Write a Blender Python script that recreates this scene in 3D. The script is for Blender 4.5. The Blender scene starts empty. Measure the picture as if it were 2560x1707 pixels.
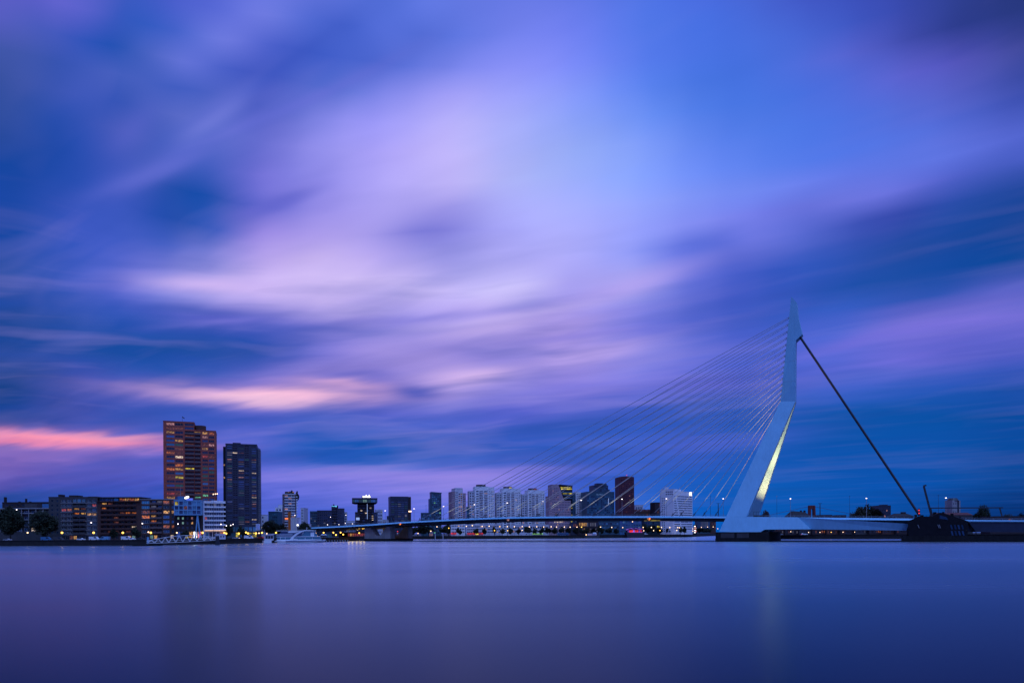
import bpy, math, random
import numpy as np
from mathutils import Vector, Matrix

S = bpy.context.scene
COL = S.collection
R = math.radians
F = 1707.0            # focal length in photo pixels (2560 wide)
CX, CY = 1280.0, 1332.0
ROLL = -0.006
HC = 5.87             # camera height above the river

# ------------------------------------------------------------------ camera
cam = bpy.data.cameras.new('camera')
cam.sensor_width = 36.0
cam.lens = 36.0 * F / 2560.0
cam.shift_y = (CY - 853.5) / 2560.0
cam.clip_start = 0.5
cam.clip_end = 20000
camo = bpy.data.objects.new('camera', cam)
COL.objects.link(camo)
camo.matrix_world = Matrix.Translation((0, 0, HC)) @ Matrix.Rotation(R(90), 4, 'X') @ Matrix.Rotation(ROLL, 4, 'Z')
S.camera = camo
S.view_settings.view_transform = 'Standard'
S.view_settings.look = 'None'
S.view_settings.exposure = 0.0
S.view_settings.gamma = 1.0
S.view_settings.use_curve_mapping = False
S.cycles.use_denoising = True
S.cycles.max_bounces = 6
S.cycles.diffuse_bounces = 2
S.cycles.glossy_bounces = 3
S.cycles.transmission_bounces = 2
S.cycles.sample_clamp_indirect = 1.5
S.cycles.use_light_tree = True
S.cycles.filter_width = 1.5


def raydir(px, py):
    cx, cy = (px - CX) / F, (CY - py) / F
    c, s = math.cos(ROLL), math.sin(ROLL)
    return cx * c - cy * s, cx * s + cy * c      # X and Z per metre of depth


def P(px, py, D):
    x, z = raydir(px, py)
    return Vector((x * D, D, HC + z * D))


def pix(az, el):
    X, Z = math.tan(az), math.tan(el) / math.cos(az)
    c, s = math.cos(ROLL), math.sin(ROLL)
    return CX + F * (X * c + Z * s), CY - F * (-X * s + Z * c)


def azel(px, py):
    x, z = raydir(px, py)
    return math.atan(x), math.atan(z / math.hypot(1, x))


def lin(c):
    def g(v):
        v = v / 255.0
        return v / 12.92 if v <= 0.04045 else ((v + 0.055) / 1.055) ** 2.4
    return (g(c[0]), g(c[1]), g(c[2]), 1.0)


# ------------------------------------------------------------------ sky
# dusk sky: colours of the cloud deck by direction (azimuth / elevation), sheared by a noise that runs
# along the wind direction, plus single cloud banks
SKY = '''
4a50be 5a5fcd 3c5ac3 5564d7 6e7deb 6478e6 5573e1 6478e6 6978eb 5a73e6 4b6ee1 4669e1 465fcd 3c4bb4 3741a0 2d3782 232d69
1e469b 3750b9 3255b9 5a69d7 6978e6 4b69d7 556edc 5f78e6 697deb 6478eb 4b70e1 4670e4 486cdc 4155be 3746a5 323c91 233278
0f4191 284baf 2d50af 646cd7 465ac8 3c5ac8 415fcd 556edc 7882f0 6e7df0 5073e6 4873e6 4b70e1 5564cd 5f5ac3 4b4baf 2d3c8c
0f4191 2d4baf 3250b4 5f69cd 4155be 4b64cd 6973dc 8787eb 9196fa 7d91f8 557deb 4676e6 4873e4 4b6cde 4b64d2 4b5ac3 374baa
144191 2d4baf 6464c3 6e73d2 5a69cd 8282e6 8c8aee a5a0f8 a0a8ff 829bfa 648cf5 507deb 4b78e6 4873e4 4e70de 556cd7 5064cd
194196 2d4baf 505abe 465abe 7d78dc 918ceb a59bf5 afa5fa a0aaff 8ca5ff 7896fa 6487f2 557deb 5076e6 5a76e4 5f73e1 5564d2
2346a5 324eb4 4655be 1e4ba5 555fc8 827de1 aaa0f5 afa5fa a5afff 91a5ff 7d9bfc 7391f8 6e87f0 6e7deb 6973e1 4b5ac3 23469b
2346a5 4655be 4b5ac3 3c55be 9687e1 a596eb aaa0f0 8c87e1 969bf5 a0a5ff 919bfa 8791f5 6e78e6 505ac3 374baf 1946a0 0f4191
14469b 3c55be 6469d2 9687d7 beaaf0 c8b4f0 b4a5f0 8282dc 8c8ceb a5a5fa 8c8cf0 6469d7 4155be 3755b9 1e4ba5 0a469b 054696
0f4196 3250b9 5f64cd a096e6 cdb9f5 d7c3fa cdbefa beb4fa b9b4fa a09bf0 a596e6 555ac3 4655be 3255b9 1e50aa 144ba5 465abe
054191 0a469b 3255b9 5a5fc8 6e6ed2 968ce1 8c87e1 b4a5f0 b4a0eb aa96e6 786ed7 5a5fc8 4b5ac3 465fc8 4b5fc8 786edc 8273dc
144191 284ba5 0a4ba0 0f4ba0 2850b4 6e6ed2 a091e1 8c82dc 8c82d7 af9be6 9687e1 6969d2 555fcd 6469d7 736edc 5a5fc8 4b5ac3
003c82 324baa 505abe 5f64c8 8c78d0 8c7dcd 8278d2 be a5e6 968ce1 7873d7 696ed7 5f64cd 4b5fc8 415fc8 325abe 2855b9 2350af
144191 3c4ba5 3250af 3255b9 465ac3 465fc3 505fc8 5564cd 555fcd 5564cd 3c5ac3 2855b9 1e55b4 0050a5 0050a5 004ea2 00489b
9673c3 9673c8 826ec8 5a64cd 5064cd 1455b4 0a55b4 1e55b9 2855b9 325abe 3c5fc8 3c5ac3 1455b4 0052ac 0052ac 0050a8 00489b
5a50af 4b50b4 4650b9 4b5ac8 5f69d7 7878e1 827de1 8c82e1 827de1 3c5ac8 285fc8 0f5abe 0058b6 0055b2 0052af 004ea5 054696
0a4696 0f4ba5 1e50af 3255be 465fcd 4b64d2 5569d7 5a6edc 5a73dc 3c6edc 3269d2 005abe 0058b4 0052aa 004ba0 003c87 002d6e
'''.replace('be a5e6', 'bea5e6').split()
SKYT = np.array([[int(h[i:i + 2], 16) for i in (0, 2, 4)] for h in SKY], float).reshape(17, 17, 3)
SKYT[5:10, 7:11] = np.minimum(SKYT[5:10, 7:11] + np.array([12, 11, 6]), 255)
SKYT[7:10, 8] = np.minimum(SKYT[7:10, 8] + np.array([12, 10, 4]), 255)
SKYT[0:3, 13:17] += np.array([2, 8, 14])
SKYT[8:12, 10:14] = np.maximum(SKYT[8:12, 10:14] + np.array([-12, 2, 4]), 0)
SKYT[1:10, 0:4] = np.maximum(SKYT[1:10, 0:4] + np.array([-12, 0, 0]), 0)
SKYT[0:5, 6:11] = np.minimum(SKYT[0:5, 6:11] + np.array([9, 8, 8]), 255)
SKYT[3:7, 5:8] = np.minimum(SKYT[3:7, 5:8] + np.array([10, 10, 6]), 255)


def sky_at(px, py):
    x = min(max(px, 0), 2559) / 160.0
    y = min(max(py, 0), 1279) / 80.0
    i, j = int(y), int(x)
    i, j = min(i, 15), min(j, 15)
    a, b = y - i, x - j
    T = SKYT
    return (T[i, j] * (1 - a) + T[i + 1, j] * a) * (1 - b) + (T[i, j + 1] * (1 - a) + T[i + 1, j + 1] * a) * b


W = bpy.data.worlds.new('World')
S.world = W
W.use_nodes = True
NT = W.node_tree
NT.nodes.clear()


class NB:
    """tiny node-builder"""
    def __init__(s, nt):
        s.nt = nt

    def _in(s, sock, v):
        if isinstance(v, bpy.types.NodeSocket):
            s.nt.links.new(v, sock)
        elif v is not None:
            sock.default_value = v

    def m(s, op, a, b=None, c=None, clamp=False):
        n = s.nt.nodes.new('ShaderNodeMath')
        n.operation = op
        n.use_clamp = clamp
        for k, v in enumerate((a, b, c)):
            s._in(n.inputs[k], v)
        return n.outputs[0]

    def noise(s, vec, scale, detail=3.0, rough=0.5, dist=0.0, dims='3D'):
        n = s.nt.nodes.new('ShaderNodeTexNoise')
        n.noise_dimensions = dims
        s._in(n.inputs['Vector'], vec)
        n.inputs['Scale'].default_value = scale
        n.inputs['Detail'].default_value = detail
        n.inputs['Roughness'].default_value = rough
        n.inputs['Distortion'].default_value = dist
        return n.outputs[0]

    def xyz(s, x, y, z):
        n = s.nt.nodes.new('ShaderNodeCombineXYZ')
        for k, v in enumerate((x, y, z)):
            s._in(n.inputs[k], v)
        return n.outputs[0]

    def mix(s, f, a, b, mode='MIX'):
        n = s.nt.nodes.new('ShaderNodeMix')
        n.data_type = 'RGBA'
        n.blend_type = mode
        s._in(n.inputs[0], f)
        s._in(n.inputs[6], a)
        s._in(n.inputs[7], b)
        return n.outputs[2]

    def ramp(s, f, stops, interp='LINEAR'):
        n = s.nt.nodes.new('ShaderNodeValToRGB')
        cr = n.color_ramp
        cr.interpolation = interp
        while len(cr.elements) < len(stops):
            cr.elements.new(0.5)
        for e, (p, c) in zip(cr.elements, stops):
            e.position = p
            e.color = c
        s._in(n.inputs[0], f)
        return n.outputs[0]

    def rng(s, v, a, b, c=0.0, d=1.0, kind='LINEAR'):
        n = s.nt.nodes.new('ShaderNodeMapRange')
        n.interpolation_type = kind
        s._in(n.inputs[0], v)
        for k, q in zip((1, 2, 3, 4), (a, b, c, d)):
            n.inputs[k].default_value = q
        return n.outputs[0]


# single cloud banks: centre px, py, half length, half height (photo px), tilt, colour, strength
BANKS = [
    (705, 987, 250, 16, 2, (255, 196, 226), .95), (640, 1000, 130, 13, 0, (255, 205, 225), .6),
    (880, 965, 120, 10, -3, (250, 190, 225), .5),
    (140, 1096, 255, 12.5, -1, (255, 150, 178), 1.0), (300, 1092, 110, 8, 3, (255, 165, 185), .6),
    (60, 1106, 130, 8, 0, (255, 140, 172), .6),
    (520, 712, 130, 16, 5, (215, 188, 245), .8), (820, 740, 190, 28, 4, (222, 200, 255), .75),
    (1075, 590, 115, 34, 3, (112, 114, 212), .85),
    (1380, 762, 85, 18, 10, (98, 102, 205), .85),
    (1040, 980, 62, 14, 0, (66, 84, 188), .8), (890, 938, 90, 8, 3, (92, 96, 196), .6),
    (1180, 940, 90, 15, 5, (218, 186, 240), .8),
    (1230, 820, 130, 15, 9, (205, 182, 245), .75), (1480, 890, 130, 15, 9, (186, 164, 236), .75),
    (1560, 715, 150, 22, 12, (180, 162, 238), .7),
    (535, 292, 85, 22, 36, (116, 126, 222), .6), (400, 420, 130, 24, 32, (100, 110, 212), .55), (330, 330, 70, 24, 45, (94, 104, 208), .45),
    (560, 95, 240, 42, 27, (120, 130, 233), .75), (780, 255, 230, 13.5, 24, (104, 112, 218), .5),
    (450, 490, 90, 50, 20, (26, 72, 162), .75), (700, 505, 90, 16, 24, (92, 98, 200), .6),
    (690, 150, 260, 26, 25, (62, 90, 200), .75), (1000, 120, 190, 26, 18, (82, 108, 216), .5),
    (420, 880, 240, 22, 3, (4, 70, 152), .6), (860, 1145, 190, 12, 1, (8, 82, 178), .65),
    (1000, 1130, 300, 10, 2, (20, 84, 182), .5),
    (1050, 1185, 330, 11, 1, (140, 128, 226), .6),
    (1780, 1110, 190, 16, 4, (84, 104, 214), .6), (1480, 1075, 260, 15, 3, (24, 84, 180), .5),
    (650, 212, 160, 13, 33, (58, 86, 196), .6), (555, 280, 95, 15, 38, (118, 127, 222), .42), (400, 425, 150, 16, 29, (104, 113, 214), .42),
    (690, 512, 85, 12, 22, (98, 101, 205), .55), (470, 776, 140, 12, 2, (48, 80, 180), .5), (560, 806, 150, 7, 12, (122, 120, 217), .45),
    (1010, 802, 260, 9, 8, (104, 106, 209), .5), (820, 832, 300, 13, 5, (44, 80, 182), .5), (1260, 792, 200, 10, 8, (208, 188, 247), .5),
    (1420, 842, 130, 7, 7, (122, 117, 215), .5), (1930, 612, 320, 21, 14, (130, 134, 241), .5), (2060, 695, 330, 32, 13, (60, 85, 190), .6),
    (2330, 810, 290, 26, 14, (124, 114, 220), .75), (2150, 850, 170, 16, 10, (118, 110, 218), .5),
    (2250, 640, 330, 42, 16, (6, 70, 152), .6),
    (2330, 130, 230, 26, -7, (92, 88, 190), .5), (2430, 60, 200, 34, -8, (42, 54, 130), .55),
]
THIN = [k for k in BANKS if k[3] <= 14 or k[5][0] > 230 or k[3] in (15, 16, 22, 24)]      # drawn on their own, the rest go into the table


def bank_axes(k):
    px, py, hl, hh, tilt, c, st = k
    a0, e0 = azel(px, py)
    return a0, e0, max(azel(px + hl, py)[0] - a0, 0.01) * 1.1, max(azel(px, py - hh)[1] - e0, 0.002) * 1.25, R(tilt)


def sky_dir(a, e):
    c = np.array(lin(sky_at(*pix(a, e)))[:3])
    for k in BANKS:
        if k in THIN:
            continue
        a0, e0, la, he, t = bank_axes(k)
        k1 = ((a - a0) * math.cos(t) + (e - e0) * math.sin(t)) / la
        k2 = ((e - e0) * math.cos(t) - (a - a0) * math.sin(t)) / he
        g = math.exp(-(k1 * k1 + k2 * k2)) * k[6]
        c = c * (1 - g) + np.array(lin(k[5])[:3]) * g
    return (*c, 1.0)


nb = NB(NT)
tc = NT.nodes.new('ShaderNodeTexCoord')
sp = NT.nodes.new('ShaderNodeSeparateXYZ')
NT.links.new(tc.outputs['Generated'], sp.inputs[0])
sx, sy, sz = sp.outputs
zc = nb.m('ADD', nb.m('MAXIMUM', sz, 0.0), 0.05)
qx, qy = nb.m('DIVIDE', sx, zc), nb.m('DIVIDE', sy, zc)
WA = R(55)                                      # wind comes from 55 degrees left of the view
ca = nb.m('ADD', nb.m('MULTIPLY', qx, -math.sin(WA)), nb.m('MULTIPLY', qy, math.cos(WA)))
cb = nb.m('ADD', nb.m('MULTIPLY', qx, math.cos(WA)), nb.m('MULTIPLY', qy, math.sin(WA)))
n1 = nb.m('SUBTRACT', nb.noise(nb.xyz(nb.m('MULTIPLY', ca, 0.55), nb.m('MULTIPLY', cb, 1.25), 0), 1.3, 3, 0.45, 0, '2D'), 0.5)
n3 = nb.m('SUBTRACT', nb.noise(nb.xyz(nb.m('MULTIPLY', ca, 0.30), nb.m('MULTIPLY', cb, 1.6), 0), 2.2, 3, 0.5, 0, '2D'), 0.5)
az = nb.m('ARCTAN2', sx, sy)
el = nb.m('ARCSINE', nb.m('MAXIMUM', sz, 0.0))
elw = nb.m('ADD', el, nb.m('MULTIPLY', n1, nb.rng(el, 0.0, 0.35, 0.022, 0.065)))
azw = nb.m('ADD', az, nb.m('MULTIPLY', n3, 0.05))
u = nb.m('DIVIDE', nb.m('PINGPONG', nb.m('ADD', azw, R(45)), R(90)), R(90))
ELS = [R(0.9 * k) for k in range(15)] + [R(12.6 + 1.75 * k) for k in range(1, 17)]
col = None
for k, e in enumerate(ELS):
    rr = nb.ramp(u, [(i / 29, sky_dir(R(-45) + R(90) * i / 29, e)) for i in range(30)], 'CARDINAL')
    col = rr if col is None else nb.mix(nb.rng(elw, ELS[k - 1], e), col, rr)
col = nb.mix(nb.rng(el, R(40), R(70), kind='SMOOTHSTEP'), col, lin((112, 126, 228)))
eb = nb.m('ADD', el, nb.m('MULTIPLY', n3, .02))
for kk in THIN:
    a0, e0, la, he, t = bank_axes(kk)
    da, de = nb.m('SUBTRACT', az, a0), nb.m('SUBTRACT', eb, e0)
    k1 = nb.m('MULTIPLY', nb.m('MULTIPLY_ADD', de, math.tan(t), da), math.cos(t) / la)
    k2 = nb.m('MULTIPLY', nb.m('MULTIPLY_ADD', da, -math.tan(t), de), math.cos(t) / he)
    d2 = nb.m('MULTIPLY_ADD', k1, k1, nb.m('MULTIPLY', k2, k2))
    g = nb.m('MULTIPLY', nb.m('POWER', 0.3679, d2), kk[6])
    col = nb.mix(g, col, lin(kk[5]))
# wind streaks: paler and darker threads, fewer where the sky is clear
n5 = nb.m('SUBTRACT', nb.noise(nb.xyz(nb.m('MULTIPLY', ca, 0.55), nb.m('MULTIPLY', nb.m('MULTIPLY_ADD', n1, 0.5, cb), 2.2), 0), 1.7, 3, 0.45, 0, '2D'), 0.5)
c0, e0 = azel(1800, 380)
q1 = nb.m('MULTIPLY', nb.m('SUBTRACT', az, c0), 1 / 0.36)
q2 = nb.m('MULTIPLY', nb.m('SUBTRACT', el, e0), 1 / 0.22)
clear = nb.m('POWER', 0.3679, nb.m('MULTIPLY_ADD', q1, q1, nb.m('MULTIPLY', q2, q2)))
amp = nb.m('MULTIPLY', nb.m('MULTIPLY_ADD', clear, -0.92, 1.0), nb.rng(el, 0.10, 0.36, 0.03, 0.27))
col = nb.mix(nb.m('MULTIPLY', nb.m('MULTIPLY', n5, 2.1, clamp=True), amp), col, lin((172, 158, 244)))
col = nb.mix(nb.m('MULTIPLY', nb.m('MULTIPLY', n5, -2.6, clamp=True), amp), col, lin((30, 74, 172)))
# flat layered streaks low in the sky, fading towards the clear right
n6 = nb.m('SUBTRACT', nb.noise(nb.xyz(nb.m('MULTIPLY', az, 3.2), nb.m('MULTIPLY_ADD', n1, 1.2, nb.m('MULTIPLY_ADD', az, -2.2, nb.m('MULTIPLY', el, 34.0))), 0), 1.0, 3, 0.5, 0, '2D'), 0.5)
amp6 = nb.m('MULTIPLY', nb.m('MULTIPLY', nb.rng(el, 0.02, 0.10), nb.rng(el, 0.24, 0.42, 1.0, 0.0)), nb.rng(az, 0.05, 0.42, 1.0, 0.25))
col = nb.mix(nb.m('MULTIPLY', nb.m('MULTIPLY', n6, 0.9, clamp=True), amp6), col, lin((178, 158, 238)))
col = nb.mix(nb.m('MULTIPLY', nb.m('MULTIPLY', n6, -1.9, clamp=True), amp6), col, lin((34, 76, 176)))
# fine wind streaks in the cloud deck
fine = nb.m('MULTIPLY_ADD', n3, 0.16, 1.0)
fine = nb.m('MULTIPLY_ADD', n1, 0.12, fine)
vm = NT.nodes.new('ShaderNodeVectorMath')
vm.operation = 'SCALE'
NT.links.new(col, vm.inputs[0])
NT.links.new(fine, vm.inputs['Scale'])
sky = NT.nodes.new('ShaderNodeTexSky')
sky.sky_type = 'NISHITA'
sky.sun_disc = False
SUN_AZ, SUN_EL = R(158), R(64)                  # afterglow behind the photographer, to the right
sky.sun_elevation = R(0.5)
sky.sun_rotation = SUN_AZ
bg1 = NT.nodes.new('ShaderNodeBackground')
bg1.inputs['Strength'].default_value = 1.0
NT.links.new(vm.outputs[0], bg1.inputs['Color'])
bg2 = NT.nodes.new('ShaderNodeBackground')
bg2.inputs['Strength'].default_value = 0.003
NT.links.new(sky.outputs[0], bg2.inputs['Color'])
ad = NT.nodes.new('ShaderNodeAddShader')
NT.links.new(bg1.outputs[0], ad.inputs[0])
NT.links.new(bg2.outputs[0], ad.inputs[1])
wo = NT.nodes.new('ShaderNodeOutputWorld')
NT.links.new(ad.outputs[0], wo.inputs['Surface'])
W.cycles.sampling_method = 'MANUAL'
W.cycles.sample_map_resolution = 512

# the last soft afterglow from behind the camera
sun = bpy.data.lights.new('sun', 'SUN')
sun.energy = 1.9
sun.angle = R(40)
sun.color = (0.24, 0.47, 1.0)
suno = bpy.data.objects.new('sun', sun)
COL.objects.link(suno)
sd = Vector((math.sin(SUN_AZ) * math.cos(SUN_EL), math.cos(SUN_AZ) * math.cos(SUN_EL), math.sin(SUN_EL)))
suno.rotation_euler = (-sd).to_track_quat('-Z', 'Y').to_euler()

# ------------------------------------------------------------------ materials
MATS = {}


def mat(name, c, rough=0.6, var=0.15, scale=0.4, metal=0.0, spec=0.4, bump=0.0, stain=0.0):
    """painted / mineral surface with a slight mottling"""
    if name in MATS:
        return MATS[name]
    m = bpy.data.materials.new(name)
    m.use_nodes = True
    nt = m.node_tree
    b = nt.nodes['Principled BSDF']
    q = NB(nt)
    t = nt.nodes.new('ShaderNodeTexCoord')
    n = q.noise(t.outputs['Object'], scale, 5, 0.6)
    k = q.rng(n, 0.3, 0.7, 1 - var, 1 + var)
    v = nt.nodes.new('ShaderNodeVectorMath')
    v.operation = 'SCALE'
    v.inputs[0].default_value = c[:3]
    nt.links.new(k, v.inputs['Scale'])
    cc = v.outputs[0]
    if stain:
        mp = nt.nodes.new('ShaderNodeMapping')
        mp.inputs['Scale'].default_value = (1.2, 1.2, 0.08)
        nt.links.new(t.outputs['Object'], mp.inputs['Vector'])
        n2 = q.noise(mp.outputs[0], 0.8, 4, 0.6)
        v2 = nt.nodes.new('ShaderNodeVectorMath')
        v2.operation = 'SCALE'
        nt.links.new(cc, v2.inputs[0])
        nt.links.new(q.rng(n2, 0.35, 0.75, 1.0, 1 - stain), v2.inputs['Scale'])
        cc = v2.outputs[0]
    nt.links.new(cc, b.inputs['Base Color'])
    b.inputs['Roughness'].default_value = rough
    b.inputs['Metallic'].default_value = metal
    b.inputs['Specular IOR Level'].default_value = spec
    if bump:
        bp = nt.nodes.new('ShaderNodeBump')
        bp.inputs['Strength'].default_value = bump
        bp.inputs['Distance'].default_value = 0.05
        nt.links.new(q.noise(t.outputs['Object'], scale * 12, 4, 0.6), bp.inputs['Height'])
        nt.links.new(bp.outputs[0], b.inputs['Normal'])
    MATS[name] = m
    return m


def glow(name, c, st, var=0.0, scale=1.0):
    """something that gives off light; var = unevenness of a lit room"""
    if name in MATS:
        return MATS[name]
    m = bpy.data.materials.new(name)
    m.use_nodes = True
    nt = m.node_tree
    b = nt.nodes['Principled BSDF']
    b.inputs['Base Color'].default_value = (0.03, 0.03, 0.03, 1)
    b.inputs['Roughness'].default_value = 0.3
    b.inputs['Emission Color'].default_value = (*c, 1)
    b.inputs['Emission Strength'].default_value = st
    m.cycles.emission_sampling = 'NONE'        # too small to light anything but its own surface
    if var:
        q = NB(nt)
        t = nt.nodes.new('ShaderNodeTexCoord')
        oi = nt.nodes.new('ShaderNodeObjectInfo')
        vv = nt.nodes.new('ShaderNodeVectorMath')
        vv.operation = 'ADD'
        nt.links.new(t.outputs['Object'], vv.inputs[0])
        nt.links.new(q.xyz(q.m('MULTIPLY', oi.outputs['Random'], 37.0), 0.0, q.m('MULTIPLY', oi.outputs['Random'], 11.0)), vv.inputs[1])
        n = q.noise(vv.outputs[0], scale, 2, 0.5)
        k = q.rng(n, 0.38, 0.68, 1 - var, 1 + var)
        k = q.m('MULTIPLY', k, q.rng(oi.outputs['Random'], 0, 1, 0.55, 1.3))
        nt.links.new(q.m('MULTIPLY', k, st), b.inputs['Emission Strength'])
    MATS[name] = m
    return m


def glass(name, c, rough=0.12, metal=0.55):
    if name in MATS:
        return MATS[name]
    m = bpy.data.materials.new(name)
    m.use_nodes = True
    nt = m.node_tree
    b = nt.nodes['Principled BSDF']
    q = NB(nt)
    oi = nt.nodes.new('ShaderNodeObjectInfo')
    v = nt.nodes.new('ShaderNodeVectorMath')
    v.operation = 'SCALE'
    v.inputs[0].default_value = c
    nt.links.new(q.rng(oi.outputs['Random'], 0, 1, 0.6, 1.4), v.inputs['Scale'])
    nt.links.new(v.outputs[0], b.inputs['Base Color'])
    b.inputs['Roughness'].default_value = rough
    b.inputs['Metallic'].default_value = metal
    MATS[name] = m
    return m


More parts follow.
